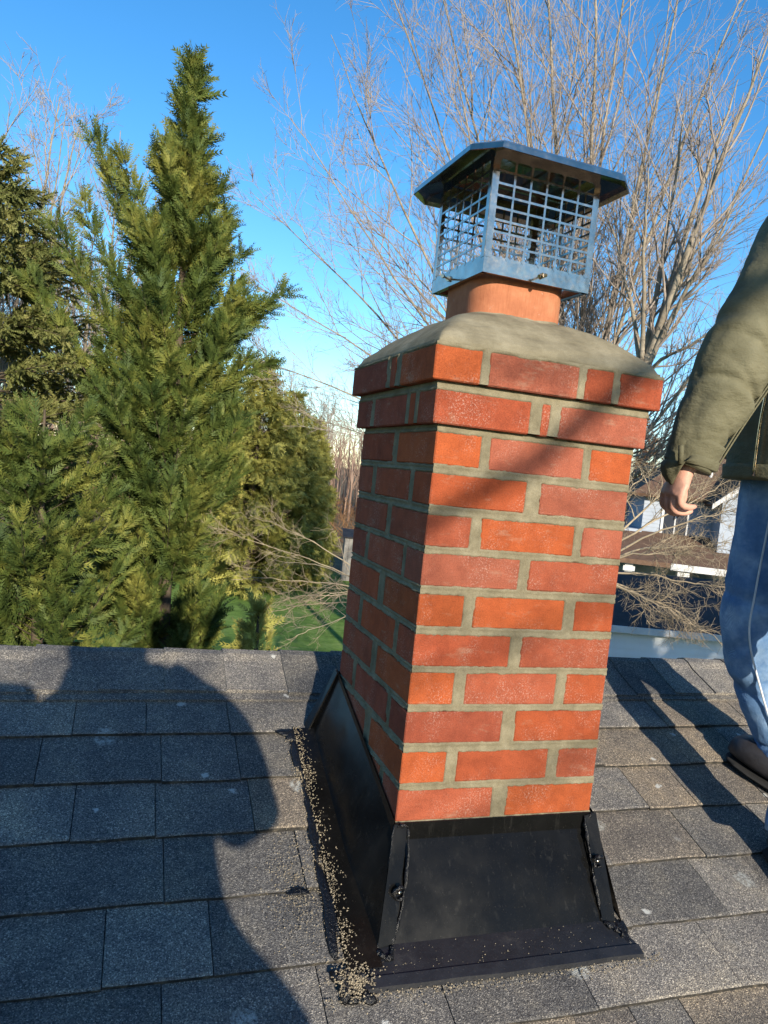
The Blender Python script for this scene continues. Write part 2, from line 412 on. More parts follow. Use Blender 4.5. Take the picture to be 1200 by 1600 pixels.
# ridge caps, each one bent over the ridge and lapping the next
x = -1.6; i = 0
while x < 2.0:
    Lc = .30; v = []; f = []; sj = rnd.uniform(-.008, .008); prof = [-.165, -.10, -.045, -.018, 0, .018, .045, .10, .165]
    hb = rnd.uniform(0, .0025)
    for (xx, hh) in ((x, .012+hb), (x+.15, .009), (x+Lc, .004)):
        for q in prof:
            s = abs(q)+ (sj if q < 0 else 0)*(abs(q)/.165); hcap = hh+(.006 if abs(q) < .02 else 0)-(abs(q)/.165)*.002+rnd.uniform(-.0008, .0008)
            if abs(q) < .001: v.append((xx, YR, ZR+hcap-.002))
            else: v.append(slope(xx, s, hcap, q > 0))
    n = len(prof)
    for a in range(2):
        for k in range(n-1): f.append((a*n+k, a*n+n+k, a*n+n+k+1, a*n+k+1))
    # turned down edges
    b0 = len(v)
    for a in range(3):
        for q, kk in ((prof[0], 0), (prof[-1], n-1)):
            xx = v[a*n+kk][0]; v.append(slope(xx, .165+(sj if q < 0 else 0), -.004, q > 0))
    for a in range(2):
        f.append((a*n, b0+a*2, b0+a*2+2, a*n+n)); f.append((a*n+n-1, a*n+2*n-1, b0+a*2+3, b0+a*2+1))
    b1 = len(v)
    for k in range(n): p = v[k]; v.append((p[0], p[1], p[2]-.006))
    for k in range(n-1): f.append((k, k+1, b1+k+1, b1+k))
    mesh_obj('ridge_cap', v, f, 'shingle', roof, color=rnd.choice(greys))
    x += .15+rnd.uniform(-.006, .006); i += 1
# second, lower lap under the ridge caps
for x0 in np.arange(-1.6, 2.0, .92):
    mesh_obj('starter_shingle', [slope(x0+.002, .06, -.002), slope(x0+.918, .06, -.002), slope(x0+.918, .186, .003), slope(x0+.002, .186, .003), slope(x0+.002, .186, -.004), slope(x0+.918, .186, -.004)],
             [(0, 3, 2, 1), (3, 4, 5, 2)], 'shingle', roof, color=greys[0])

# ------------------------------------------------------------------ the chimney
W, D, PI_ = .428, .464, .07525
BH = .060
chim = thing('brick_chimney', 'red brick chimney with grey mortar joints rising through the shingle roof', 'chimney', (.214, .232, -.15))
def chamfer_box(a, b, ch=.0022, jit=.0008):
    a = Vector(a); b = Vector(b); c = (a+b)/2; h = (b-a)/2; v = []; idx = {}
    for sx in (-1, 1):
        for sy in (-1, 1):
            for sz in (-1, 1):
                s = (sx, sy, sz); jj = [rnd.uniform(-jit, jit) for _ in range(3)]
                for ax in range(3):
                    p = [c[k]+s[k]*(h[k]-(0 if k == ax else ch))+jj[k]*(.3 if k == ax else 1) for k in range(3)]
                    idx[s, ax] = len(v); v.append(p)
    f = []
    for ax in range(3):
        o1, o2 = [k for k in range(3) if k != ax]
        for sg in (-1, 1):
            q = []
            for (p, r) in ((-1, -1), (1, -1), (1, 1), (-1, 1)):
                s = [0, 0, 0]; s[ax] = sg; s[o1] = p; s[o2] = r; q.append(idx[tuple(s), ax])
            f.append(tuple(q))
    for ax in range(3):      # edges parallel to ax
        o1, o2 = [k for k in range(3) if k != ax]
        for p in (-1, 1):
            for r in (-1, 1):
                s0 = [0, 0, 0]; s0[o1] = p; s0[o2] = r; s1_ = list(s0); s0[ax] = -1; s1_[ax] = 1
                f.append((idx[tuple(s0), o1], idx[tuple(s1_), o1], idx[tuple(s1_), o2], idx[tuple(s0), o2]))
    for sx in (-1, 1):
        for sy in (-1, 1):
            for sz in (-1, 1): f.append(tuple(idx[(sx, sy, sz), ax] for ax in range(3)))
    return v, f
def brick(a, b, col=None, **kw):
    v, f = chamfer_box(a, b)
    me = bpy.data.meshes.new('brick'); me.from_pydata([tuple(p) for p in v], [], f)
    bm = bmesh.new(); bm.from_mesh(me); bmesh.ops.recalc_face_normals(bm, faces=bm.faces); bm.to_mesh(me); bm.free()
    me.materials.append(MAT['brick'])
    base = Vector(col or rnd.choice([(.50, .112, .046), (.45, .098, .044), (.48, .120, .060), (.42, .100, .054), (.53, .115, .042)]))
    base *= rnd.uniform(.47, .60)
    return link('brick', me, chim, color=tuple(base), **kw)
ORANGE, PINK, RED = (.57, .130, .042), (.49, .145, .085), (.46, .102, .046)
BD = .092
front_rects = []; left_rects = []
def jt(a=.003): return rnd.uniform(-a, a)
pale = {(0, 1): ORANGE, (1, 0): ORANGE, (9, 0): ORANGE, (9, 1): PINK, (9, 2): ORANGE, (8, 1): PINK, (6, 0): PINK, (4, 0): RED, (5, 1): ORANGE, (5, 0): ORANGE, (7, 1): ORANGE, (7, 2): PINK, (3, 0): ORANGE}
for k in range(10):
    z0 = k*PI_+jt(.0012); z1 = z0+BH+jt(.0012)
    if k % 2 == 0:
        fx = [(0, .200+jt()), (.226+jt(.006), W)]
        ly = [(0, BD), (.114+jt(.004), .333+jt()), (.360+jt(.004), D)]
        brick((0, 0, z0), (fx[0][1], BD, z1), pale.get((k, 0)))
        brick((fx[1][0], 0, z0), (W, BD, z1), pale.get((k, 1)))
        brick((0, ly[1][0], z0), (BD, ly[1][1], z1)); brick((0, ly[2][0], z0), (BD, D, z1))
        brick((BD+.02, D-BD, z0), (BD+.16, D, z1)); brick((BD+.18, D-BD, z0), (W, D, z1)); brick((W-BD, BD+.02, z0), (W, .22, z1)); brick((W-BD, .24, z0), (W, D-BD-.02, z1))
    else:
        fx = [(0, .092+jt()), (.113+jt(), .314+jt()), (.334+jt(), W)]
        ly = [(0, .203+jt()), (.238+jt(.006), D)]
        brick((0, 0, z0), (fx[0][1], ly[0][1], z1), pale.get((k, 0)))
        brick((fx[1][0], 0, z0), (fx[1][1], BD, z1), pale.get((k, 1)))
        brick((fx[2][0], 0, z0), (W, .203, z1), pale.get((k, 2)))
        brick((0, ly[1][0], z0), (BD, D, z1))
        brick((W-BD, .225, z0), (W, D, z1)); brick((BD+.02, D-BD, z0), (.21, D, z1)); brick((.23, D-BD, z0), (W-BD-.02, D, z1))
    front_rects += [(a, b, z0, z1) for a, b in fx]; left_rects += [(a, b, z0, z1) for a, b in ly]
# two corbelled courses under the crown
O1, O2 = .015, .030
cz = []
r10f = [(-O1, .180), (.203, .222), (.243, W+O1)]; r10l = [(-O1, .070), (.088, .120), (.138, .345), (.368, D+O1)]
r11f = [(-O2, .062), (.078, .266), (.280, .343), (.358, W+O2)]; r11l = [(-O2, .150), (.182, .214), (.238, D+O2)]
for (k, O, fr, lf) in ((10, O1, r10f, r10l), (11, O2, r11f, r11l)):
    z0 = k*PI_+jt(.001)-(.0 if k == 10 else -.001); z1 = z0+BH+.001
    cols = [RED, RED, PINK] if k == 10 else [ORANGE, PINK, RED, RED]
    for q, (a, b) in enumerate(fr): 
        y1 = BD-O if q else lf[0][1]
        brick((a, -O, z0), (b, y1 if q == 0 else BD-O, z1), cols[q])
    for (a, b) in lf[1:]: brick((-O, a, z0), (BD-O, b, z1))
    xs = BD-O+.015
    brick((xs, D+O-BD, z0), (.25, D+O, z1)); brick((.265, D+O-BD, z0), (W+O, D+O, z1))
    brick((W+O-BD, BD-O+.015, z0), (W+O, .22, z1)); brick((W+O-BD, .235, z0), (W+O, D+O-BD-.015, z1))
    cz.append((z0, z1))
# mortar: a core plus joints tooled by hand, lapping raggedly over the arrises
def mortar_face(rects, u0, u1, z0, z1, to3, recess, lap, seed, step=.0025):
    nu = int((u1-u0)/step)+1; nz = int((z1-z0)/step)+1
    U, Z = np.meshgrid(np.linspace(u0, u1, nu), np.linspace(z0, z1, nz))
    d = np.full(U.shape, 1.0)
    for (a, b, c, e) in rects:
        a_ = a if a > u0+.004 else a-.1; b_ = b if b < u1-.004 else b+.1
        dx = np.maximum(a_-U, U-b_); dz = np.maximum(c-Z, Z-e)
        d = np.minimum(d, np.maximum(dx, dz))
    n = fbm(U*130, Z*130, seed)*.0011+fbm(U*28, Z*28, seed+9)*.0016+lap
    t = np.clip((d+n+.0018)/.0034, 0, 1); t = t*t*(3-2*t)
    inner = np.clip((d-.002)/.006, 0, 1)
    out = -.0075*(1-t)+t*(.0011-inner*recess+fbm(U*60, Z*60, seed+4)*.0006)
    v = to3(U.ravel(), Z.ravel(), out.ravel())
    i = np.arange(nu*nz).reshape(nz, nu)
    f = np.stack([i[:-1, :-1], i[:-1, 1:], i[1:, 1:], i[1:, :-1]], -1).reshape(-1, 4)
    # drop cells wholly hidden behind a brick
    tt = t.ravel(); keep = tt[f].max(1) > 0
    return v, f[keep]
core = MB().box((.008, .009, -.42), (W-.004, D-.004, 10*PI_-.004))
core.box((-O1+.008, -O1+.009, 10*PI_+.002), (W+O1-.004, D+O1-.004, 11*PI_-.003))
core.box((-O2+.008, -O2+.009, 11*PI_+.002), (W+O2-.004, D+O2-.004, 12*PI_-.002))
mortar = core.build('mortar', 'mortar', chim)
F = lambda y0: (lambda u, z, o: np.stack([u, y0-o, z], -1))
Lf = lambda x0: (lambda u, z, o: np.stack([x0-o, u, z], -1))
for (rects, u0, u1, z0, z1, fn, rec, lap, sd, flip) in (
        (front_rects, 0.0005, W, -.012, 10*PI_-.0005, F(0), .0022, .0012, 3, False),
        (left_rects, 0.0005, D, -.012, 10*PI_-.0005, Lf(0), .0055, -.0006, 31, True),
        ([(a, b, *cz[0]) for a, b in r10f], -O1+.0005, W+O1, 10*PI_+.001, 11*PI_, F(-O1), .002, .0012, 51, False),
        ([(a, b, *cz[0]) for a, b in r10l], -O1+.0005, D+O1, 10*PI_+.001, 11*PI_, Lf(-O1), .004, -.0004, 61, True),
        ([(a, b, *cz[1]) for a, b in r11f], -O2+.0005, W+O2, 11*PI_+.002, 12*PI_-.008, F(-O2), .002, .0010, 71, False),
        ([(a, b, *cz[1]) for a, b in r11l], -O2+.0005, D+O2, 11*PI_+.002, 12*PI_-.008, Lf(-O2), .004, -.0004, 81, True)):
    v, f = mortar_face(rects, u0, u1, z0, z1, fn, rec, lap, sd)
    if flip: f = f[:, ::-1]
    mesh_obj('mortar_joint', v, f, 'mortar', mortar, smooth=True)
# cement crown
def rrect(cx, cy, hx, hy, r, z, m=7, k=12):
    pts = []
    for q, (sx, sy) in enumerate(((1, -1), (1, 1), (-1, 1), (-1, -1))):
        for i in range(m):
            t = R(-90+90*q)+R(90)*i/(m-1)
            pts.append((cx+sx*(hx-r)+r*math.cos(t), cy+sy*(hy-r)+r*math.sin(t), z))
        nx_ = ((1, 1), (-1, 1), (-1, -1), (1, -1))[q]
        e = pts[-1]
        t = R(-90+90*(q+1)); s2 = ((1, 1), (-1, 1), (-1, -1), (1, -1))[q]
        e2 = (cx+s2[0]*(hx-r)+r*math.cos(t), cy+s2[1]*(hy-r)+r*math.sin(t), z)
        for i in range(1, k): pts.append(tuple(e[j]+(e2[j]-e[j])*i/k for j in range(3)))
    return pts
CX, CY = .214, .228
FH = .104
rings = []
NR = 22
for i in range(NR+1):
    t = i/NR
    hx = (W/2+O2-.003)*(1-t)+(FH-.004)*t; hy = (D/2+O2-.003)*(1-t)+(FH-.004)*t
    z = 12*PI_-.012+.014*min(1, t*12)+.090*(math.sin(t*math.pi/2)*.8+t*.2)
    r = .003+(.05-.003)*min(1, t*1.2)
    ring = rrect(.214*(1-t)+CX*t, .232*(1-t)+CY*t, hx, hy, r, z)
    ring = [(p[0], p[1], p[2]+(float(fbm(p[0]*16, p[1]*16, 5))*.0022+float(fbm(p[0]*90, p[1]*90, 8))*.0008)*min(1, t*4)) for p in ring]
    rings.append(ring)
MB().rings(rings, cap0=True, cap1=True).build('crown', 'crown', chim, smooth=True)
fr = [rrect(CX, CY, FH, FH, .05, z) for z in (.955, .985, 1.02, 1.06, 1.098)]
fr += [rrect(CX, CY, FH-.004, FH-.004, .047, 1.101), rrect(CX, CY, FH-.016, FH-.016, .04, 1.101), rrect(CX, CY, FH-.019, FH-.019, .04, 1.097), rrect(CX, CY, FH-.019, FH-.019, .04, .94)]
fl = MB().rings(fr, cap0=False, cap1=False).build('flue_liner', 'flue', chim, smooth=True)
# mortar smear round the foot of the flue
sm = []
for (e, z) in ((.000, .999), (.0022, .996), (.006, .990), (.012, .984)):
    sm.append([(p[0], p[1], p[2]+float(fbm(p[0]*40, p[1]*40, 3))*.004) for p in rrect(CX, CY, FH+e, FH+e, .05, z)])
MB().rings(sm[::-1], cap0=False, cap1=False).build('mortar_smear', 'crown', chim, smooth=True)

# --- flashing
ZB = roofz(-.093); 
def rz(y, h=.004): return roofz(y)+h
flash = MB()
flash.slab([(-.004, -.008, .002), (-.004, -.009, -.030), (W+.005, -.009, -.030), (W+.005, -.008, .002)], .0015)
flash.build('flashing_top_strip', 'black', chim)
fp = MB()   # front apron, bowed very slightly
n = 16; v = []; f = []
for j in range(7):
    t = j/6
    for i in range(n+1):
        u = i/n; x0 = -.004+(-.046+.004)*t; x1 = W+.004+.010*t
        bow = .0035*math.sin(u*math.pi)*math.sin(t*math.pi)
        v.append((x0+(x1-x0)*u, -.009-(.088)*t-bow, -.030+(rz(-.097)+.030)*t))
for j in range(6):
    for i in range(n): f.append((j*(n+1)+i, (j+1)*(n+1)+i, (j+1)*(n+1)+i+1, j*(n+1)+i+1))
apron = mesh_obj('flashing_apron', v, f, 'black', chim, smooth=True)
fg = MB(); v = []; f = []
for i in range(21):
    u = i/20; dy = .0015*math.sin(u*9)+.001*math.sin(u*23)
    xa, xb = -.052+(.46+.052-.02)*u, -.098+(.462+.098)*u
    v += [(xa, -.095, rz(-.095, .007)), (xb, -.148+dy*.3, rz(-.148, .009)), (xb, -.150+dy*.3, rz(-.150, .0125)), (xb, -.168+dy, rz(-.168, .0115)), (xb, -.169+dy, rz(-.169, .003))]
for i in range(20):
    for k in range(4): f.append((i*5+k, i*5+k+1, i*5+k+6, i*5+k+5))
mesh_obj('flashing_flange', v, f, 'blackdull', chim)
def side_panel(x0, xb, sgn):
    v = []; f = []; n = 14
    for j in range(6):
        t = j/5
        for i in range(n+1):
            u = i/n; ya, yb = -.006+u*.476, -.104+u*(.44+.104)
            za, zb = .001+u*.154, rz(yb)
            xe = xb+(.014*(1-min(1, u*3)) if sgn < 0 else 0); v.append((x0+(xe-x0)*t+sgn*.003*math.sin(u*math.pi)*math.sin(t*math.pi), ya+(yb-ya)*t, za+(zb-za)*t))
    for j in range(5):
        for i in range(n):
            q = (j*(n+1)+i, j*(n+1)+i+1, (j+1)*(n+1)+i+1, (j+1)*(n+1)+i); f.append(q if sgn < 0 else q[::-1])
    return v, f
v, f = side_panel(-.005, -.066, -1); mesh_obj('flashing_side', v, f, 'black', chim, smooth=True)
v, f = side_panel(W+.005, W+.030, 1); mesh_obj('flashing_side', v, f, 'black', chim, smooth=True)
# upper hem along the left side panel and the back panel
hm = MB(); hm.slab([(-.0055, -.006, .006), (-.0055, .470, .160), (-.011, .470, .132), (-.011, -.010, -.022)], .001); hm.build('flashing_hem', 'black', chim)
bk = MB(); bk.slab([(-.005, .470, .155), (W+.005, .470, .155), (W+.03, .44+.08, rz(.52)), (-.072, .44, rz(.44))], .0015); bk.build('flashing_back', 'black', chim)
bc = MB(); bc.slab([(-.007, .474, .160), (-.007, .452, .153), (-.076, .418, rz(.418, .006)), (-.078, .446, rz(.446, .006))], .003); bc.build('flashing_corner', 'black', chim)
sf = MB(); v = []; f = []
for i in range(19):
    u = i/18; y = -.135+u*.56
    wv = .004*math.sin(i*1.7)+.003*math.sin(i*3.1)
    v += [(-.050, y, rz(y, .012)), (-.108+wv*.3, y, rz(y, .0125)), (-.112+wv*.3, y, rz(y, .004))]
for i in range(18):
    for k in range(2): f.append((i*3+k, i*3+k+3, i*3+k+4, i*3+k+1))
mesh_obj('flashing_flange', v, f, 'black', chim)
# folded corner straps with sealant beads and screws
for (top0, top1, bot0, bot1) in (((-.006, -.0115, .002), (.020, -.0125, -.004), (-.018, -.0985, rz(-.0985, .012)), (-.050, -.102, rz(-.102, .010))),
                                 ((W-.020, -.0125, -.002), (W+.006, -.0115, .004), (W+.015, -.101, rz(-.101, .010)), (W-.014, -.0985, rz(-.0985, .012)))):
    q = [Vector(top0), Vector(bot1), Vector(bot0), Vector(top1)]
    MB().slab(q if top0[0] < 0 else [Vector(top0), Vector(bot1), Vector(bot0), Vector(top1)], .002).build('flashing_corner', 'black', chim)
def bead(pts, r, name='sealant_bead', seed=0, n=26):
    rr = random.Random(seed); P = catmull(pts, n)
    P = P+np.array([[rr.uniform(-.0011, .0011), rr.uniform(-.0006, .0006), rr.uniform(-.0011, .0011)] for _ in range(n)])
    rad = [max(.0012, r*(.55+.45*math.sin(i_*.9+seed*2.1)*math.sin(i_*.37+seed)+rr.uniform(-.2, .35))) for i_ in range(n)]; rad[0] = rad[-1] = .001
    return MB().tube(P, rad, 8).build(name, 'tar', chim, smooth=True)
bead([(.022, -.013, -.004), (.016, -.042, -.066), (.000, -.072, -.128), (-.022, -.098, -.176)], .0045, seed=1)
bead([(-.022, -.10, rz(-.10, .01)), (-.034, -.122, rz(-.122, .01)), (-.044, -.118, rz(-.118, .01)), (-.054, -.104, rz(-.104, .01))], .007, seed=2)
bead([(W-.021, -.013, -.002), (W-.021, -.042, -.060), (W-.018, -.072, -.120), (W-.012, -.098, -.178)], .004, seed=3)
bead([(W-.004, -.012, .004), (W-.015, -.013, -.012), (W-.021, -.016, -.026)], .004, seed=8, n=10)
bead([(W-.012, -.10, rz(-.10, .012)), (W+.002, -.118, rz(-.118, .012)), (W+.012, -.132, rz(-.132, .012))], .006, seed=4, n=14)
bead([(.022, -.0135, -.004), (.010, -.014, .001), (-.002, -.013, -.004)], .004, seed=9, n=10)
bead([(-.008, -.014, .0), (-.022, -.045, -.07), (-.040, -.085, -.15), (-.053, -.104, rz(-.104, .008))], .002, seed=5)
bead([(-.0765, .44, rz(.44, .006)), (-.045, .455, .07), (-.008, .468, .150)], .004, seed=6)
for (p, c0) in (((-.006, -.066, -.098), 0), ((W-.010, -.055, -.075), 1)):
    p = Vector(p); nrm = Vector((0, -.85, .5)).normalized()
    MB().tube([p-nrm*.003, p+nrm*.003, p+nrm*.005], [.0042, .0042, .0025], 10).build('screw', 'steel', chim, smooth=True)
    bead([p+Vector((.010, -.004, .006)), p+Vector((0, -.006, .012)), p+Vector((-.010, -.004, .004)), p+Vector((-.004, -.006, -.010)), p+Vector((.008, -.005, -.008))], .0045, seed=20+c0, n=16)
# blob of tar and grit at the lower left corner and tar smears up the left side
def tarpatch(cx, cy, rx, ry, hgt, seed, nm='tar_patch'):
    rings = []; n = 26; rr = random.Random(seed)
    base = [1+.28*math.sin(3*2*math.pi*j/n+seed)+.22*rr.uniform(-1, 1) for j in range(n)]
    for (k, h) in ((1, 0), (.85, .7), (.5, 1), (.2, .9)):
        rings.append([(cx+rx*k*base[j]*math.cos(2*math.pi*j/n), cy+ry*k*base[j]*math.sin(2*math.pi*j/n), rz(cy+ry*k*base[j]*math.sin(2*math.pi*j/n), .006)+hgt*h*(1+.4*rr.uniform(-1, 1))) for j in range(n)])
    MB().rings(rings).build(nm, 'tar', chim, smooth=True)
tarpatch(-.112, -.150, .030, .024, .008, 1); tarpatch(-.098, -.172, .022, .014, .006, 4)
tarpatch(-.118, -.02, .016, .085, .003, 2); tarpatch(-.114, .16, .012, .09, .003, 3); tarpatch(-.112, .34, .014, .07, .003, 5)
tarpatch(-.118, .415, .028, .018, .004, 6); tarpatch(.45, -.115, .012, .03, .004, 7); tarpatch(-.17, .02, .022, .008, .002, 9)
# loose granules pressed into the tar: uncountable grit
gv = []; gf = []; rr = random.Random(5)
def grit(x, y, h, r):
    b = len(gv); z = rz(y, h)
    for (a, c, d) in ((1, 0, 0), (-.5, .8, 0), (-.6, -.8, .1), (0, 0, 1)):
        gv.append((x+r*(a+rr.uniform(-.3, .3)), y+r*(c+rr.uniform(-.3, .3)), z+r*(d+rr.uniform(-.2, .2))))
    gf.extend([(b, b+1, b+3), (b+1, b+2, b+3), (b+2, b, b+3)])
for i in range(3000):
    y = rr.uniform(-.14, .43); x = -.110+rr.gauss(0, .011)
    dens = .55+.45*math.sin(y*37)*math.sin(y*13+1)
    if rr.random() < dens: grit(x, y, .012 if x > -.112 else .006, rr.uniform(.0008, .0024))
for i in range(800):
    x = -.165+rr.gauss(0, .03); y = .03+rr.gauss(0, .06); grit(x, y, .004, rr.uniform(.0007, .002))
for i in range(450):
    x = -.105+rr.gauss(0, .018); y = -.155+rr.gauss(0, .014); grit(x, y, .014, rr.uniform(.001, .0028))
for i in range(150):
    x = rr.uniform(-.06, .44); y = rr.uniform(-.165, -.1); grit(x, y, .010, rr.uniform(.0006, .0014))
for i in range(420):
    x = rr.uniform(-.16, .5); y = -.176+rr.gauss(0, .006); grit(x, y, .005, rr.uniform(.001, .0025))
mesh_obj('loose_grit', gv, gf, 'granule', chim, kind='stuff')

# ------------------------------------------------------------------ stainless chimney cap
cap = thing('chimney_cap', 'shiny stainless steel mesh chimney cap with flared hood sitting on the clay flue', 'chimney cap', (.2188, .2225, 1.065))
cap.rotation_euler = (0, 0, R(1.9))
def cpart(name, mb, mat='steel', parent=None, **kw):
    o = mb.build(name, mat, parent or cap, **kw)
    o.matrix_parent_inverse = Matrix.Identity(4); return o
S = .124; T = .0012; ZT = .222
for (ax, sg, nm) in ((1, -1, 0), (0, -1, 1), (1, 1, 2), (0, 1, 3)):
    def M3(u, o, z): # u along the face, o outward offset
        return (u, sg*(S+o), z) if ax == 1 else (sg*(S+o), u, z)
    def pbox(mb, u0, u1, o0, o1, z0, z1):
        a = M3(u0, o0, z0); b = M3(u1, o1, z1)
        mb.box([min(a[i], b[i]) for i in range(3)], [max(a[i], b[i]) for i in range(3)])
    sk = MB(); e = S if ax == 1 else S-T-.0005
    pbox(sk, -e, e, -T, 0, 0, .034); pbox(sk, -e+.002, e-.002, -.012, -T-.0003, 0.0005, .0017)
    cpart('skirt', sk)
    mp = MB(); e = S-.013
    ncol, nrow = 6, 8; cw = 2*e/ncol; chh = (ZT-.034)/nrow; bw = .0022
    for i in range(1, ncol):
        u = -e+i*cw; pbox(mp, u-bw, u+bw, -.0011, 0, .034, ZT)
    for j in range(1, nrow):
        z = .034+j*chh; pbox(mp, -e, e, -.0014, .0003, z-bw, z+bw)
    # rounded nodes of the punched sheet
    for i in range(0, ncol+1):
        for j in range(0, nrow+1):
            u = -e+i*cw; z = .034+j*chh; a = .0052
            pts = [M3(u+a*c, .0005, z+a*s) for c, s in ((1, 0), (0, 1), (-1, 0), (0, -1))]
            pts2 = [M3(u+a*c, -.0016, z+a*s) for c, s in ((1, 0), (0, 1), (-1, 0), (0, -1))]
            mp.hexa(pts+pts2)
    cpart('mesh_panel', mp)
for sx in (-1, 1):
    for sy in (-1, 1):
        p = MB()
        p.box((min(sx*S, sx*(S-.014)), min(sy*(S+.0008), sy*(S-.0006)), .030), (max(sx*S, sx*(S-.014)), max(sy*(S+.0008), sy*(S-.0006)), ZT))
        p.box((min(sx*(S+.0008), sx*(S-.0006)), min(sy*(S-.0007), sy*(S-.014)), .030), (max(sx*(S+.0008), sx*(S-.0006)), max(sy*(S-.0007), sy*(S-.014)), ZT))
        cpart('corner_post', p)
H, CH = .184, .046
def octa(h, ch, z): return [(h-ch, -h, z), (h, -h+ch, z), (h, h-ch, z), (h-ch, h, z), (-h+ch, h, z), (-h, h-ch, z), (-h, -h+ch, z), (-h+ch, -h, z)]
hd = MB()
prof = [(.02, .005, .268), (.10, .02, .254), (.13, .03, .248), (H-.010, CH-.004, .233), (H, CH, .226), (H+.002, CH, .214), (H, CH, .2135), (H-.003, CH, .2225), (H-.012, CH-.004, .2300), (.13, .03, .2455), (.02, .005, .265)]
hd.rings([octa(*q) for q in prof])
hood = cpart('hood', hd)
ib = MB(); ib.box((-S+.004, -.004, ZT-.004), (S-.004, .004, ZT+.004)); ib.box((-.004, -S+.004, ZT-.0035), (-.0045, S-.004, ZT+.0035)); cpart('hood_brace', ib)
tf = MB()
for (ax, sg) in ((1, -1), (1, 1), (0, -1), (0, 1)):
    a = S-.002
    if ax == 1: tf.box((-a, min(sg*S, sg*(S-.0012)), ZT), (a, max(sg*S, sg*(S-.0012)), ZT+.022))
    else: tf.box((min(sg*(S-.0015), sg*(S-.0027)), -a+.002, ZT), (max(sg*(S-.0015), sg*(S-.0027)), a-.002, ZT+.022))
cpart('top_band', tf)
for (p, d) in (((.010, -S, .016), (-.35, -1, -.25)), ((-S, .035, .016), (-1, -.9, -.1)), ((S, 0, .016), (1, 0, 0)), ((0, S, .016), (0, 1, 0))):
    d = Vector(d).normalized(); p = Vector(p)
    b = MB().tube([p-d*.018, p+d*.034], [.0022, .0022], 8); b.tube([p+d*.002, p+d*.007], [.006, .006], 6); b.tube([p+d*.031, p+d*.036], [.0045, .004], 8)
    cpart('clamp_bolt', b, smooth=False)

# ------------------------------------------------------------------ people
def remeshed(o, vox, it=2):
    m = o.modifiers.new('r', 'REMESH'); m.mode = 'VOXEL'; m.voxel_size = vox; m.use_smooth_shade = True
    m2 = o.modifiers.new('s', 'SMOOTH'); m2.iterations = it; m2.factor = .5
    return o
def add_sweep(mb, path, radii, n=20, m=30, side=(0, 1, 0), disp=None):
    if not hasattr(radii[0], '__len__'): radii = [(r, r) for r in radii]
    mb.rings(sweep(path, radii, n, m, side, disp)); return mb
def head(mb, c, fwd, h=.235):
    """skull, face and ears around centre c looking along fwd"""
    c = Vector(c); f = Vector(fwd).normalized(); s = f.cross(Vector((0, 0, 1))).normalized()
    zs = [(-.50, .03, .02), (-.44, .045, .035), (-.33, .058, .052), (-.18, .068, .062), (0, .075, .072), (.15, .078, .078), (.30, .074, .076), (.42, .055, .058), (.49, .025, .028)]
    rings = []
    for (t, a, b) in zs:
        o = c+Vector((0, 0, t*h))+f*(.022 if t < -.2 else .006)
        ring = []
        for j in range(24):
            q = 2*math.pi*j/24; fx = math.cos(q); sx = math.sin(q)
            rr_ = 1.0
            if fx > .5 and -.05 < t < .05: rr_ -= .05
            ring.append(o+f*(b*1.2*fx*rr_)+s*(a*sx))
        rings.append(ring)
    mb.rings(rings)
    add_sweep(mb, [c+f*.085+Vector((0, 0, .025)), c+f*.102+Vector((0, 0, -.012)), c+f*.108+Vector((0, 0, -.030)), c+f*.09+Vector((0, 0, -.040))], [.007, .011, .013, .008], 10, 10, tuple(s))
    for sg in (-1, 1):
        add_sweep(mb, [c+s*(sg*.076)+Vector((0, 0, .028)), c+s*(sg*.088)-f*.012, c+s*(sg*.078)+Vector((0, 0, -.035))], [(.008, .016), (.010, .020), (.008, .012)], 10, 8, tuple(s))
    add_sweep(mb, [c+f*.088+s*(-.025)+Vector((0, 0, -.065)), c+f*.096+Vector((0, 0, -.063)), c+f*.088+s*.025+Vector((0, 0, -.065))], [.004, .008, .004], 8, 8)
    return mb
def foot_rings(heel, toe, w=.048, hgt=.11):
    heel = Vector(heel); toe = Vector(toe); d = toe-heel; L = d.length; d = d/L; s = Vector((-d.y, d.x, 0)).normalized(); n = s.cross(d)*-1
    if n.z < 0: n = -n
    rings = []
    for (t, ww, hh) in ((-.02, .45, .40), (.02, .75, .62), (.12, .9, .95), (.25, .88, 1.05), (.38, .86, .86), (.55, .95, .62), (.72, 1.05, .52), (.86, 1.0, .50), (.95, .75, .42), (1.0, .35, .28)):
        o = heel+d*(L*t); ring = []
        for j in range(20):
            q = 2*math.pi*j/20; c_, s_ = math.cos(q), math.sin(q)
            c2 = math.copysign(abs(c_)**.7, c_); s2 = math.copysign(abs(s_)**.7, s_)
            ring.append(o+s*(w*ww*c2)+n*(hgt*hh*(.5+.5*s2)))
        rings.append(ring)
    return rings

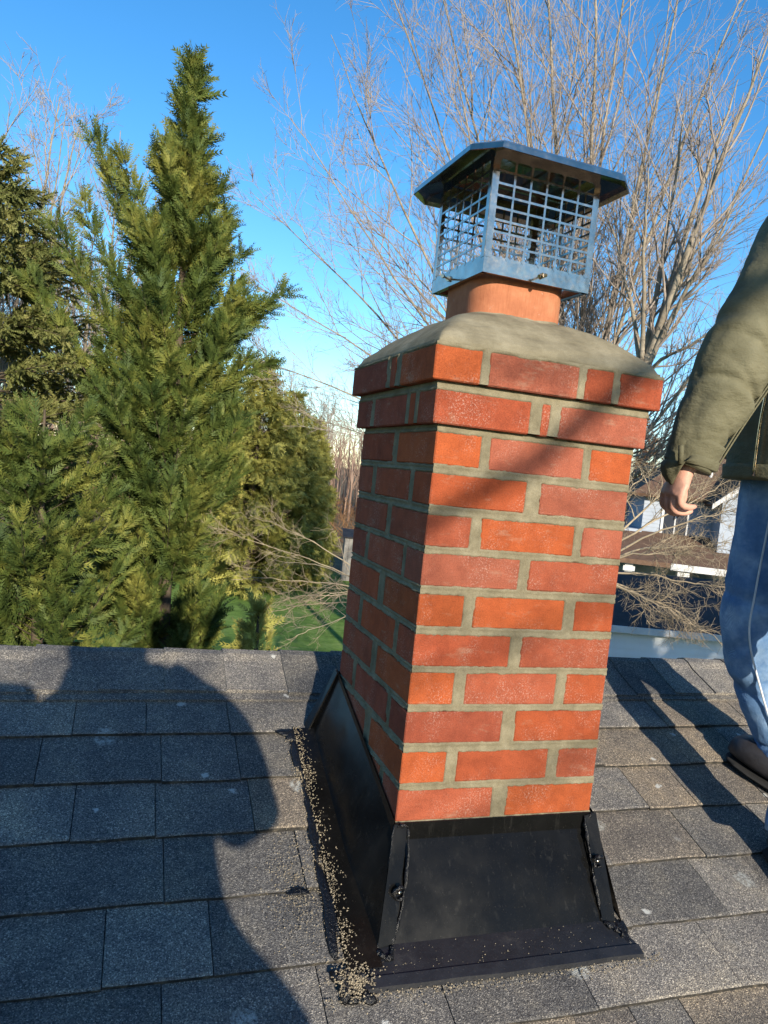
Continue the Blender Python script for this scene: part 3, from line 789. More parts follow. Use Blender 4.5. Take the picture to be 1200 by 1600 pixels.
# ---- the man right of the chimney (facing it, left arm hanging, cut by the frame)
man = thing('person', 'man in olive canvas jacket, blue jeans and dark shoes standing beside the chimney', 'person', (1.08, .22, -.06))
SH, EL, WR = (.885, .075, 1.25), (.715, .060, .985), (.643, .095, .735)
bodym = MB()
add_sweep(bodym, [(1.10, .20, .80), (1.10, .20, .95), (1.07, .21, 1.12), (1.04, .21, 1.28), (1.02, .21, 1.36)], [(.15, .10), (.14, .10), (.16, .11), (.17, .10), (.07, .06)], 24, 30)
add_sweep(bodym, [(1.03, .21, 1.30), (1.04, .21, 1.38), (1.05, .21, 1.43)], [.065, .056, .055], 16, 12)
head(bodym, (1.055, .21, 1.49), (-.3, .95, -.05))
add_sweep(bodym, [SH, EL, WR], [.052, .040, .027], 18, 24)
add_sweep(bodym, [(1.06, .36, 1.24), (1.12, .42, 1.0), (1.08, .40, .78)], [.052, .040, .027], 18, 24)
add_sweep(bodym, [(1.12, .28, .84), (1.065, .26, .36), (1.15, .205, .03)], [.08, .055, .04], 18, 24)
add_sweep(bodym, [(1.10, .12, .84), (.965, .0, .42), (.93, -.06, -.05)], [.08, .055, .04], 18, 24)
# left hand: palm facing back, fingers half curled, thumb on the inner side
def hand(mb, w, knuck, tips_dir, across, sc=1.0):
    w = Vector(w); k = Vector(knuck); a = Vector(across).normalized(); d = (k-w).normalized(); c = Vector(tips_dir).normalized()
    add_sweep(mb, [w-d*.03, w+d*.012, w+(k-w)*.55, k+d*.004], [(.026, .021), (.029, .020), (.038, .018), (.041, .014)], 16, 16, tuple(a))
    for q, (off, L, r) in enumerate(((-.033, .060, .0085), (-.011, .074, .0095), (.011, .079, .0098), (.033, .072, .0095))):
        L *= sc; o = k+a*off-d*(.006 if q in (0, 3) else 0)
        p1 = o+d*(L*.42)+c*(L*.16); p2 = p1+d*(L*.14)+c*(L*.42)+a*(.001*q); p3 = p2-d*(L*.06)+c*(L*.36)
        add_sweep(mb, [o-d*.02, o, p1, p2, p3], [r*1.05, r*1.1, r, r*.95, r*.62], 12, 22, tuple(a))
    o = w+d*.018+a*.024+c*.006
    add_sweep(mb, [o, o+d*.022+c*.030+a*.010, o+d*.050+c*.047+a*.006, o+d*.074+c*.050], [.015, .0135, .0115, .008], 12, 20, tuple(a))
hand(bodym, (.638, .095, .728), (.618, .100, .668), (1, .05, .05), (.12, 1, 0))
bo = remeshed(bodym.build('body', 'skin', man, smooth=True), .0042, 3)
def wr_sleeve(s, th):
    e = fbm(s*5+3, np.cos(th)*1.2+4, 2)*.006+fbm(s*11, np.sin(th)*2+7+np.cos(th), 5)*.004
    for (s0, w_, ph, amp) in ((.48, .013, .2, .014), (.535, .010, .9, .010), (.575, .009, .1, .009), (.63, .010, 1.1, .008), (.69, .009, -.3, .006), (.42, .014, 2.6, .008), (.84, .012, .6, .004)):
        ss = s0+.05*np.sin(th+ph)
        e -= amp*np.exp(-((s-ss)/w_)**2)*np.clip(.25+.75*np.cos(th-ph-2.2), 0, 1)
    e += .005*np.exp(-((s-.965)/.02)**2)
    return e
jk = MB()
def wr_torso(s, th): return fbm(s*4, np.cos(th)*1.5+3, 12)*.010+fbm(s*9+np.sin(th), np.cos(th)*3, 14)*.005
add_sweep(jk, [(1.075, .215, .730), (1.075, .215, .75), (1.075, .215, .86), (1.075, .21, 1.02), (1.06, .21, 1.18), (1.04, .21, 1.28), (1.02, .21, 1.37), (1.0, .21, 1.415)],
          [(.175, .135), (.180, .142), (.185, .150), (.195, .150), (.205, .140), (.185, .125), (.095, .085), (.075, .072)], 56, 60, disp=wr_torso)
jk.build('jacket', 'jacket', man, smooth=True)
sv = MB(); add_sweep(sv, [(.975, .125, 1.36), (.885, .080, 1.31), (.805, .055, 1.15), (.716, .055, .985), (.678, .075, .865), (.648, .092, .752), (.645, .093, .735)],
    [(.075, .085), (.090, .098), (.090, .098), (.082, .088), (.068, .070), (.053, .052), (.050, .049)], 64, 170, disp=wr_sleeve)
sv.build('sleeve', 'jacket', man, smooth=True)
sv = MB(); add_sweep(sv, [(1.05, .33, 1.28), (1.07, .38, 1.20), (1.12, .42, 1.0), (1.08, .40, .79)], [.08, .078, .065, .05], 32, 60)
sv.build('sleeve', 'jacket', man, smooth=True)
spn = catmull([(.885, .080, 1.31), (.805, .055, 1.15), (.716, .055, .985), (.678, .075, .865), (.648, .092, .752)], 60); srd = catmull([(.098, 0, 0), (.098, 0, 0), (.088, 0, 0), (.070, 0, 0), (.052, 0, 0)], 60)[:, 0]
for off in (0, .012):
    MB().tube([(p[0]+.55*q+off, p[1]-.80*q+.002+off*.4, p[2]-.02) for p, q in zip(spn, srd)], .0022, 5).build('sleeve_seam', 'jacket', man, smooth=True)
cf = MB(); add_sweep(cf, [(.662, .085, .795), (.650, .091, .757), (.643, .094, .732)], [(.058, .056), (.0555, .0535), (.053, .051)], 40, 12, disp=lambda s, th: fbm(s*3, np.cos(th)*2, 6)*.0015)
cf.build('cuff', 'jacket', man, smooth=True)
MB().tube([(.588, .055, .775), (.590, .052, .735)], [.006, .006], 8).build('cuff_tab', 'jacket', man, smooth=True)
hemr = MB(); add_sweep(hemr, [(1.075, .215, .728), (1.075, .215, .765)], [(.184, .146), (.187, .149)], 48, 5); hemr.build('jacket_hem', 'jacket', man, smooth=True)
MB().tube(catmull([(.925, .19, .735), (.920, .185, .86), (.915, .17, 1.0), (.915, .17, 1.2)], 24), .004, 6).build('zip', 'steel', man, smooth=True)
MB().tube([(.918, .165, .985), (.914, .16, .955)], [.003, .002], 6).build('zip_pull', 'dark', man)
col = MB(); add_sweep(col, [(1.02, .21, 1.36), (.995, .21, 1.44)], [(.085, .08), (.078, .075)], 32, 8); col.build('collar', 'jacket', man, smooth=True)
def wr_leg(s, th):
    e = fbm(s*5, np.cos(th)*1.4+2, 22)*.007+fbm(s*13+np.sin(th), np.cos(th)*2, 25)*.004
    for (s0, amp, ph) in ((.50, .012, 2.8), (.555, .016, 2.4), (.60, .010, 3.6), (.64, .008, 4.4), (.36, .007, 4.2), (.84, .008, 4.6), (.90, .009, 1), (.95, .008, 4.2)):
        e -= amp*np.exp(-((s-s0-.03*np.sin(th+ph))/.018)**2)*(.5+.5*np.cos(th-ph))
    return e
jn = MB()
add_sweep(jn, [(1.105, .205, .95), (1.105, .205, .85), (1.105, .205, .74)], [(.16, .115), (.175, .13), (.16, .12)], 40, 16)
add_sweep(jn, [(1.105, .270, .86), (1.095, .268, .66), (1.07, .262, .45), (1.062, .255, .33), (1.105, .235, .19), (1.150, .212, .07), (1.162, .207, .015)],
    [(.105, .112), (.096, .105), (.082, .088), (.080, .084), (.076, .080), (.070, .074), (.070, .074)], 48, 130, disp=wr_leg)
add_sweep(jn, [(1.10, .13, .86), (1.04, .07, .66), (.965, .0, .42), (.94, -.03, .20), (.93, -.06, -.05)], [.105, .09, .068, .060, .056], 32, 60, disp=wr_leg)
jn.build('jeans', 'denim', man, smooth=True)
lp = catmull([(1.105, .270, .86), (1.095, .268, .66), (1.07, .262, .45), (1.062, .255, .33), (1.105, .235, .19), (1.150, .212, .07)], 70); lr = catmull([(.112, 0, 0), (.105, 0, 0), (.088, 0, 0), (.084, 0, 0), (.080, 0, 0), (.074, 0, 0)], 70)[:, 0]
sm_ = [(p[0]-.80*q, p[1]-.60*q+.004, p[2]) for p, q in zip(lp, lr)]
st = MB().tube([(p[0]-.004, p[1]-.006, p[2]) for p in sm_], .0028, 6); st.build('seam', 'thread', man, smooth=True)
for (h_, t_) in (((1.190, .075), (1.085, .315)), ((.965, .02), (.94, -.22))):
    a = (h_[0], h_[1], roofz(h_[1])+.006); b = (t_[0], t_[1], roofz(t_[1])+.006)
    sh = MB().rings(foot_rings((a[0], a[1], a[2]+.016), (b[0], b[1], b[2]+.016), .056, .135)).build('shoe', 'leather', man, smooth=True)
    so_ = MB(); rr0 = foot_rings(a, b, .059, .026); so_.rings(rr0); so_.build('sole', 'sole', sh, smooth=False)
    mid = Vector(a).lerp(Vector(b), .52)
    lc = MB()
    for k in range(4):
        p = Vector(a).lerp(Vector(b), .42+.07*k)+Vector((0, 0, .105-.014*k)); dd = Vector((b[1]-a[1], -(b[0]-a[0]), 0)).normalized()
        lc.tube([p-dd*.026-Vector((0, 0, .008)), p, p+dd*.026-Vector((0, 0, .008))], .0025, 5)
    lc.build('lace', 'cap', sh)
kc = MB(); kc.rings([[Vector((1.055, .212, 1.49+t*.235))+Vector((-.088*b*math.cos(2*math.pi*j/24), .104*b*math.sin(2*math.pi*j/24), 0)) for j in range(24)] for t, b in ((.10, 1.0), (.22, 1.03), (.36, .95), (.47, .70), (.55, .3))])
kc.build('knit_cap', 'cap', man, smooth=True)

# ---- the photographer, standing behind the camera; only his shadow shows
ph = thing('photographer', 'person behind the camera whose dark shadow lies across the left of the roof', 'person', (-.54, -1.75, -.80))
pb = MB(); zf = roofz(-1.75)
add_sweep(pb, [(-.53, -1.74, -.02), (-.53, -1.74, .10), (-.53, -1.74, .24), (-.535, -1.73, .36), (-.54, -1.71, .46), (-.545, -1.70, .56), (-.55, -1.70, .655), (-.55, -1.69, .715)],
    [(.36, .17), (.365, .18), (.33, .17), (.23, .15), (.215, .14), (.22, .13), (.19, .10), (.07, .07)], 28, 40, side=(1, 0, 0))
add_sweep(pb, [(-.52, -1.69, .66), (-.52, -1.66, .82)], [.125, .115], 16, 8)
head(pb, (-.55, -1.63, .845), (0, 1, -.1))
add_sweep(pb, [(-.37, -1.70, .625), (-.30, -1.66, .55), (-.262, -1.62, .485)], [.078, .072, .066], 20, 20)
add_sweep(pb, [(-.262, -1.62, .475), (-.300, -1.50, .595), (-.405, -1.40, .695)], [.074, .085, .075], 20, 20)
add_sweep(pb, [(-.70, -1.70, .69), (-.86, -1.66, .655), (-.90, -1.60, .45)], [.09, .095, .085], 20, 20)
add_sweep(pb, [(-.90, -1.60, .45), (-.75, -1.48, .55), (-.615, -1.375, .645)], [.056, .050, .032], 20, 20)
for (x, y) in ((-.63, -1.78), (-.40, -1.70)):
    add_sweep(pb, [(x*.5-.265, -1.74, .02), (x, y+.03, -.36), (x, y-.02, roofz(y)+.08)], [.11, .075, .06], 20, 24)
    pb.rings(foot_rings((x, y-.10, roofz(y-.10)+.004), (x, y+.17, roofz(y+.17)+.004), .05, .11))
hand(pb, (-.435, -1.375, .655), (-.432, -1.345, .672), (-1, .0, 0), (0, .3, 1), .8)
hand(pb, (-.615, -1.375, .645), (-.62, -1.345, .662), (1, .0, 0), (0, .3, 1), .8)
pb.v = [(x_+(.035 if y_ < -1.45 else .012), y_, z_) for x_, y_, z_ in pb.v]
remeshed(pb.build('body', 'jacket', ph, smooth=True), .010, 2)
pn = MB(); pn.box((-.600, -1.330, .620), (-.455, -1.322, .692))
mesh_obj('phone', pn.v, pn.f, 'phone', label='black phone held up by the photographer behind the camera', cat='phone')

# ------------------------------------------------------------------ trees
NR_ = np.random.default_rng(11)
def nrm(a): return a/np.maximum(np.linalg.norm(a, axis=-1, keepdims=True), 1e-9)
def tubes_np(P, Rr, sides):
    B, n = P.shape[:2]
    T_ = np.empty_like(P); T_[:, 1:-1] = P[:, 2:]-P[:, :-2]; T_[:, 0] = P[:, 1]-P[:, 0]; T_[:, -1] = P[:, -1]-P[:, -2]; T_ = nrm(T_)
    ref = np.where(np.abs(T_[:, :1, 2:3]) > .9, np.array([1., 0, 0]), np.array([0, 0, 1.]))
    a = nrm(np.cross(T_, np.broadcast_to(ref, T_.shape))); b = np.cross(T_, a)
    th = np.arange(sides)*2*math.pi/sides
    V = P[:, :, None]+Rr[:, :, None, None]*(np.cos(th)[None, None, :, None]*a[:, :, None]+np.sin(th)[None, None, :, None]*b[:, :, None])
    i = np.arange(B*n*sides).reshape(B, n, sides); j = np.roll(i, -1, 2)
    Fq = np.stack([i[:, :-1], j[:, :-1], j[:, 1:], i[:, 1:]], -1).reshape(-1, 4)
    return V.reshape(-1, 3), Fq
def merge(parts):
    vs_ = []; fs = []; o = 0
    for v, f in parts: vs_.append(v); fs.append(f+o); o += len(v)
    return np.vstack(vs_), np.vstack(fs)
def np_obj(name, v, f, mat, parent=None, **kw):
    me = bpy.data.meshes.new(name); k = f.shape[1]
    me.vertices.add(len(v)); me.vertices.foreach_set('co', v.astype(np.float32).ravel())
    me.loops.add(f.size); me.loops.foreach_set('vertex_index', f.astype(np.int32).ravel())
    me.polygons.add(len(f)); me.polygons.foreach_set('loop_start', np.arange(0, f.size, k, dtype=np.int32))
    me.update(calc_edges=True); me.materials.append(MAT[mat])
    return link(name, me, parent, **kw)
def grow(st, d, L, r0, n, wob, up, r1=.35, rng=NR_):
    B = len(st); P = np.empty((B, n+1, 3)); P[:, 0] = st; d = nrm(d.copy())
    for k in range(n):
        d = nrm(d+rng.normal(0, wob, (B, 3))+np.array([0, 0, up]))
        P[:, k+1] = P[:, k]+d*(L[:, None]/n)
    t = np.linspace(0, 1, n+1)
    return P, r0[:, None]*(1-(1-r1)*t)[None]
def kids(P, Rr, L, k, t0, t1, ang, ratio, rr_, rng=NR_, updir=.15, prefer=None):
    B, n = P.shape[:2]; idx = np.repeat(np.arange(B), k); t = rng.uniform(t0, t1, len(idx))*(n-1)
    i = np.clip(t.astype(int), 0, n-2); u = (t-i)[:, None]
    st = P[idx, i]*(1-u)+P[idx, i+1]*u; T_ = nrm(P[idx, i+1]-P[idx, i])
    pr = nrm(np.cross(T_, rng.normal(0, 1, T_.shape))); a = rng.uniform(ang[0], ang[1], len(idx))[:, None]
    d = nrm(T_*np.cos(a)+pr*np.sin(a)+np.array([0, 0, updir]))
    Lk = L[idx]*rng.uniform(ratio[0], ratio[1], len(idx))*(1.15-.6*t/(n-1)); rk = np.maximum(Rr[idx, i]*rr_, 0)
    return st, d, Lk, rk
def bare_tree(name, label, base, limbs, group=None, k1=13, k2=8, k3=5, ang=(.35, .8), rtw=.0045, seed=1, trunk_r=.16, fork=None, len1=(.22, .42), up=.06, wob=.07, mats=('bark', 'twig'), k0t=.12):
    """trunk from base to fork, limbs = list of (control points, radius at start)"""
    rng = np.random.default_rng(seed); t = thing(name, label, 'tree', tuple(base), group)
    fork = np.array(fork); tp = catmull([base, np.array(base)*.5+fork*.5+rng.normal(0, .08, 3), fork], 12)
    pt = [tubes_np(tp[None], np.linspace(trunk_r*1.25, trunk_r, 12)[None], 10)]
    PL = []; RL = []; LL = []
    for (ctrl, r0) in limbs:
        p = catmull(ctrl, 18); p[1:] += np.cumsum(rng.normal(0, .018, (17, 3)), 0)*np.linspace(.3, 1, 17)[:, None]
        PL.append(p); RL.append(np.linspace(r0, max(r0*.12, rtw*1.2), 18)); LL.append(np.linalg.norm(np.diff(p, axis=0), axis=1).sum())
    PL = np.array(PL); RL = np.array(RL); LL = np.array(LL)
    pt.append(tubes_np(PL, RL, 7))
    v, f = merge(pt); np_obj('trunk', v, f, mats[0], t)
    st, d, L, r = kids(PL, RL, LL, k1, k0t, .97, ang, len1, .55, rng, up)
    P1, R1 = grow(st, d, L, np.clip(r, rtw*1.4, .022), 7, wob, up, .3, rng)
    c = [tubes_np(P1, R1, 5)]
    st, d, L2, r = kids(P1, R1, L, k2, .12, 1.0, (.35, .9), (.25, .55), .6, rng, up)
    P2, R2 = grow(st, d, L2, np.clip(r, rtw*1.1, .008), 4, wob*1.4, up, .45, rng)
    c.append(tubes_np(P2, R2, 3))
    if k3:
        st, d, L3, r = kids(P2, R2, L2, k3, .15, 1.0, (.4, 1.0), (.3, .6), .7, rng, up*.6)
        P3, R3 = grow(st, d, np.maximum(L3, .12), np.clip(r, rtw*.7, rtw), 2, wob*1.5, up, .6, rng)
        c.append(tubes_np(P3, R3, 3))
    v, f = merge(c); np_obj('crown', v, f, mats[1], t)
    return t
# big multi-stemmed tree behind the chimney
fk = at(880, 800, 14); limbs = []
ends = [(395, 560, 13.2, .06), (405, 440, 13.0, .06), (395, 300, 14.5, .065), (450, 190, 13.5, .07), (520, 60, 14.2, .075), (590, -60, 13, .075), (660, -140, 14.8, .08),
        (740, -260, 13.6, .085), (830, -330, 14.6, .09), (930, -340, 13.4, .085), (1010, -300, 15, .085), (1110, -230, 14, .08), (1200, -120, 13.2, .08), (1290, 20, 14.5, .075), (1330, 200, 13.6, .07), (1330, 380, 14.6, .065),
        (470, 640, 14.4, .045), (640, 250, 16, .06), (560, 330, 12.4, .055), (780, -120, 12.2, .065), (1060, -60, 16, .07), (700, 60, 12.6, .06)]
for (x, y, d, r) in ends:
    e = at(x, y, d); j = NR_.normal(0, .12, 3)
    m1 = fk*.72+e*.28+np.array([0, 0, -.25+.35*(y < 200)])+j; m2 = fk*.36+e*.64+np.array([0, 0, .05])+j*1.3
    limbs.append(([fk+NR_.normal(0, .06, 3), m1, m2, e], r*.62))
bare_tree('bare_tree', 'large multi-stemmed leafless tree fanning out behind the chimney cap', at(885, 1100, 14)*np.array([1, 1, 0])+np.array([0, 0, -4.5]), limbs, k1=20, k2=9, k3=5, seed=3, trunk_r=.2, fork=fk, rtw=.0042, len1=(.18, .40), up=.06)
# second stem, leaning right beside the man
fk2 = at(1003, 590, 11.5)
b2 = at(925, 700, 11.5); b2[2] = -4.5
l2 = []
for (x, y, d, r) in ((1085, 370, 11.5, .085), (1150, 120, 12, .06), (1215, 10, 11, .06), (1180, 300, 10.8, .045), (1090, 150, 12.4, .05), (960, 330, 12, .04), (1120, 520, 11, .035), (1010, 240, 11, .04)):
    e = at(x, y, d); l2.append(([fk2, fk2*.65+e*.35+np.array([0, 0, .1]), fk2*.3+e*.7, e], r))
bare_tree('bare_tree', 'leafless tree with one leaning grey trunk between the chimney and the man', b2, l2, k1=9, k2=6, k3=3, seed=8, trunk_r=.10, fork=fk2, rtw=.0045)
# leafless trees at the far left
def upright_tree(label, px, pytop, d, spread, seed, nl=9, r=.07, k1=12, k2=8, k3=4, low=.45, group='leafless trees behind the evergreens', lean=0):
    b = at(px, 1000, d); top = at(px+lean, pytop, d); b[2] = -4.5; h = top[2]+4.5; rg = np.random.default_rng(seed)
    fkk = b+(np.array([top[0], top[1], -4.5])-b)*low*.6+np.array([0, 0, h*low]); ls = []
    for i in range(nl):
        a = 2*math.pi*i/nl+rg.uniform(-.4, .4); q = rg.uniform(.35, 1)*spread
        e = np.array([top[0]+math.cos(a)*q, top[1]+math.sin(a)*q, -4.5+h*rg.uniform(.78, 1.0)-q*.35])
        s_ = b*.0+fkk-np.array([0, 0, h*rg.uniform(0, .14)]); ls.append(([s_, s_*.6+e*.4+np.array([math.cos(a)*q*.12, math.sin(a)*q*.12, -.2]), e], r*rg.uniform(.6, 1)))
    return bare_tree('bare_tree', label, b, ls, group, k1, k2, k3, seed=seed, trunk_r=r*1.6, fork=fkk, rtw=.0065 if d > 15 else .005)
upright_tree('leafless tree rising at the left edge above the dark spruce', -40, 0, 15, 2.3, 21, 13, .075, k1=16, k2=9, k3=4, low=.45)
upright_tree('slender leafless tree between the spruce and the cypress', 110, 190, 19, 2.0, 22, 10, .06, k1=14, k2=9, low=.5, lean=60)
upright_tree('leafless tree low behind the spruce top', 25, 320, 22, 1.8, 23, 8, .07)
upright_tree('thin leafless tree right of the cypress with a straight stem', 420, 490, 38, 2.2, 24, 7, .06)
upright_tree('leafless tree above the lawn edge left of the chimney', 480, 560, 40, 2.6, 25, 7, .07)

def arm_branch(name, label, base, ends, seed, mats=('twigpale', 'twigpale'), fork=None, k1=9, k2=7, k3=3, r=.013):
    ls = []
    for (x, y, d) in ends:
        e = at(x, y, d); ls.append(([np.array(fork), np.array(fork)*.6+e*.4+np.array([0, 0, .12]), np.array(fork)*.25+e*.75+np.array([0, 0, .08]), e], r))
    return bare_tree(name, label, base, ls, None, k1, k2, k3, seed=seed, trunk_r=.05, fork=fork, rtw=.0022, up=.02, wob=.2, mats=mats, ang=(.3, .8), k0t=.3)
f1 = at(640, 950, 9); b1 = f1.copy(); b1[2] = -4.5
arm_branch('bare_shrub', 'pale twiggy leafless shrub reaching over the lawn left of the chimney', b1, [(375, 905, 9), (390, 960, 9.4), (430, 880, 9.2), (450, 1000, 8.6), (360, 850, 9.6), (380, 800, 9.3), (470, 930, 8.8), (420, 940, 9.0)], 31, fork=f1, k1=6, k2=5, k3=3, r=.009)
f2 = at(900, 900, 8); b2 = f2.copy(); b2[2] = -4.5
arm_branch('bare_shrub', 'tangled leafless branches right of the chimney in front of the neighbouring house', b2, [(1140, 790, 8), (1130, 850, 8.3), (1150, 760, 8.6), (1120, 930, 7.8), (1060, 990, 7.6), (1130, 1000, 8), (1020, 760, 8.4), (1150, 700, 8.8), (1080, 890, 7.7), (1030, 960, 8.2)], 32, fork=f2, k1=11, k2=7, r=.014)

# ---- evergreens
def spray_proto(kind, rng):
    tr = []
    def leaf(a, b, w_, nz=(0, 0, 1)):   # one slender blade
        a = np.array(a); b = np.array(b); s_ = nrm(np.cross(b-a, nz))*w_
        tr.append([a-s_*1.15+(b-a)*.12, a+s_*1.15+(b-a)*.12, b])
    if kind == 'cypress':
        for t in np.linspace(.05, .92, 7):
            for sg in (-1, 1):
                l = .42*(1-.55*t)*rng.uniform(.8, 1.15); an = .62*rng.uniform(.8, 1.2)
                z = rng.uniform(-.05, .05); a = (t, 0, -.08*t*t); b = (t+l*math.cos(an), sg*l*math.sin(an), -.08*t*t+z-.03)
                leaf(a, b, .034)
        leaf((.0, 0, 0), (1.12, 0, -.12), .032)
    elif kind == 'spruce':
        for t in np.linspace(0, .95, 9):
            a0 = rng.uniform(0, 6.28)
            for q in range(2):
                an = a0+q*3.0; l = .25*(1-.3*t)
                leaf((t, 0, 0), (t+l*.75, l*.75*math.cos(an), l*.75*math.sin(an)), .045, (math.sin(an), .3, math.cos(an)))
        for z in ((0, 0, 1), (0, 1, 0)): leaf((0, 0, 0), (1.1, 0, 0), .06, z)
    else:
        for t in np.linspace(.05, .95, 6):
            for sg in (-1, 1):
                l = .36*(1-.5*t); leaf((t, 0, -.25*t*t), (t+l*.6, sg*l*.7, -.25*t*t-.16*rng.uniform(.3, 1.3)), .05)
        leaf((0, 0, 0), (1.05, 0, -.3), .05)
    return np.array(tr)
def place_sprays(pos, d, nv, sc, protos, rng):
    d = nrm(d); y = nrm(np.cross(nv, d)); z = np.cross(d, y)
    Rm = np.stack([d, y, z], -1); out = []
    pick = rng.integers(0, len(protos), len(pos))
    for k, pr in enumerate(protos):
        m = pick == k
        if not m.any(): continue
        X = np.einsum('nij,tcj->ntci', Rm[m]*sc[m][:, None, None], pr)+pos[m][:, None, None, :]
        out.append(X.reshape(-1, 3))
    v = np.vstack(out); return v, np.arange(len(v)).reshape(-1, 3)
def evergreen(name, label, base, ztop, prof, mat, kind, seed, nb=230, ns=42, sc=(.16, .36), elev=(.5, 1.0), droop=0., group=None, top=None, extra=(), tr=.12):
    rng = np.random.default_rng(seed); t = thing(name, label, 'tree', tuple(base), group)
    base = np.array(base, float); top = np.array(top if top is not None else (base[0], base[1], ztop), float)
    n = 14; tt = np.linspace(0, 1, n)[:, None]; tp = base+(top-base)*tt; 
    pt = [tubes_np(tp[None], np.linspace(tr, .012, n)[None], 8)]
    h = rng.uniform(0, 1, nb)**.85; zt = base[2]+(top[2]-base[2])*(.03+.97*h)     # tip heights
    rad = np.interp(zt, [p[0] for p in prof], [p[1] for p in prof])*rng.uniform(.55, 1.12, nb)
    az = rng.uniform(0, 2*math.pi, nb); el = rng.uniform(elev[0], elev[1], nb)
    for (a, z, r_, e_) in extra:
        az = np.append(az, a); zt = np.append(zt, z); rad = np.append(rad, r_); el = np.append(el, e_)
    u = (zt-base[2])/(top[2]-base[2]); cx = base[:2]+(top[:2]-base[:2])*u[:, None]
    tip = np.stack([cx[:, 0]+np.cos(az)*rad, cx[:, 1]+np.sin(az)*rad, zt], -1)
    z0 = np.maximum(zt-rad*np.tan(el), base[2]+.2); u0 = (z0-base[2])/(top[2]-base[2]); c0 = base[:2]+(top[:2]-base[:2])*u0[:, None]
    st = np.stack([c0[:, 0], c0[:, 1], z0], -1)
    mid = (st+tip)/2; mid[:, 2] += -rad*.10+droop*rad; mid[:, :2] += (tip-st)[:, :2]*.08
    s = np.linspace(0, 1, 9)[None, :, None]
    BP = (1-s)**2*st[:, None]+2*s*(1-s)*mid[:, None]+s*s*tip[:, None]
    pt.append(tubes_np(BP, np.linspace(1, .25, 9)[None]*np.clip(rad*.007, .003, .018)[:, None], 4))
    v, f = merge(pt); np_obj('trunk', v, f, 'conbark', t)
    L = np.linalg.norm(tip-st, axis=1); cnt = np.maximum((ns*np.clip(L, .25, 3)/1.5), 6).astype(int); idx = np.repeat(np.arange(len(L)), cnt)
    q = 1-rng.uniform(0, 1, len(idx))**1.25*.82; k = q*8; i = np.clip(k.astype(int), 0, 7); fr_ = (k-i)[:, None]
    p = BP[idx, i]*(1-fr_)+BP[idx, i+1]*fr_; T_ = nrm(BP[idx, i+1]-BP[idx, i])
    jit = rng.normal(0, 1, p.shape); jit -= T_*(jit*T_).sum(1, keepdims=True); jit = nrm(jit)
    d = nrm(T_*rng.uniform(.5, 1.3, len(idx))[:, None]+jit*rng.uniform(.25, 1.0, len(idx))[:, None]+np.array([0, 0, -.35*droop if droop else .12]))
    nv = nrm(rng.normal(0, 1, p.shape)+np.array([0, 0, .8]))
    p = p+jit*rng.uniform(0, .035, len(idx))[:, None]*L[idx][:, None]
    scs = rng.uniform(sc[0], sc[1], len(idx))*(1.15-.45*q)
    v, f = place_sprays(p, d, nv, scs, [spray_proto(kind, rng) for _ in range(4)], rng)
    np_obj('crown', v, f, mat, t); return t
cb = at(262, 1010, 10); cb[2] = -4.5; ct = at(304, 95, 10)
evergreen('cypress_tree', 'tall bright green cypress tree with a pointed feathery top left of the chimney', cb, 0, [(-4.5, .75), (-2, .75), (0, .8), (1.5, .9), (2.8, .85), (3.8, .5), (4.6, .26), (5.4, .02)], 'cypress', 'cypress', 41, nb=250, ns=105,
          elev=(.75, 1.15), top=ct, extra=[(.05, 2.85, 1.32, .55), (.2, 2.6, 1.15, .5), (-.1, 1.9, 1.15, .3), (3.0, 4.3, 1.1, 1.05), (3.3, 4.1, .8, 1.1), (2.9, 3.6, 1.3, 1.0), (3.4, 3.1, 1.5, .95), (3.1, 2.5, 1.75, .9), (2.8, 2.2, 1.6, .9), (3.2, 3.9, .95, 1.1)])
sb = at(-5, 1000, 11); sb[2] = -4.5; stp = at(-15, 215, 11)
evergreen('spruce_tree', 'dark green spruce with drooping needled boughs at the left edge', sb, 0, [(-4.5, 2.3), (-1.5, 2.1), (.5, 1.75), (2.0, 1.35), (3.2, .95), (4.0, .5), (4.6, .03)], 'spruce', 'spruce', 42, nb=300, ns=62, sc=(.14, .30), elev=(-.15, .35), droop=.18, top=stp)
c2 = at(75, 1010, 8.8); c2[2] = -4.5; t2 = at(70, 640, 8.8)
evergreen('cypress_tree', 'lower cypress standing in front of the dark spruce', c2, 0, [(-4.5, 1.1), (-1.5, 1.1), (0, .8), (1.0, .4), (1.8, .03)], 'cypress', 'cypress', 43, nb=120, ns=80, elev=(.6, 1.0), top=t2)
c3 = at(410, 1010, 9.0); c3[2] = -4.5; t3 = at(405, 950, 9.0)
evergreen('cypress_tree', 'small yellowish cypress just beyond the roof ridge', c3, 0, [(-4.5, .6), (-2.6, .55), (-1.9, .35), (-1.2, .03)], 'hemlock', 'cypress', 44, nb=110, ns=36, elev=(.5, 1.0), top=t3)
def copy_tree(src, label, loc, sc, rot, group):
    r_ = src.copy(); COL.objects.link(r_); r_.location = loc; r_.scale = sc; r_.rotation_euler = (0, 0, rot); r_['label'] = label; r_['group'] = group
    for ch in src.children:
        c_ = ch.copy(); COL.objects.link(c_); c_.parent = r_; c_.matrix_parent_inverse = Matrix.Translation(-src.location)
    return r_
hp = None
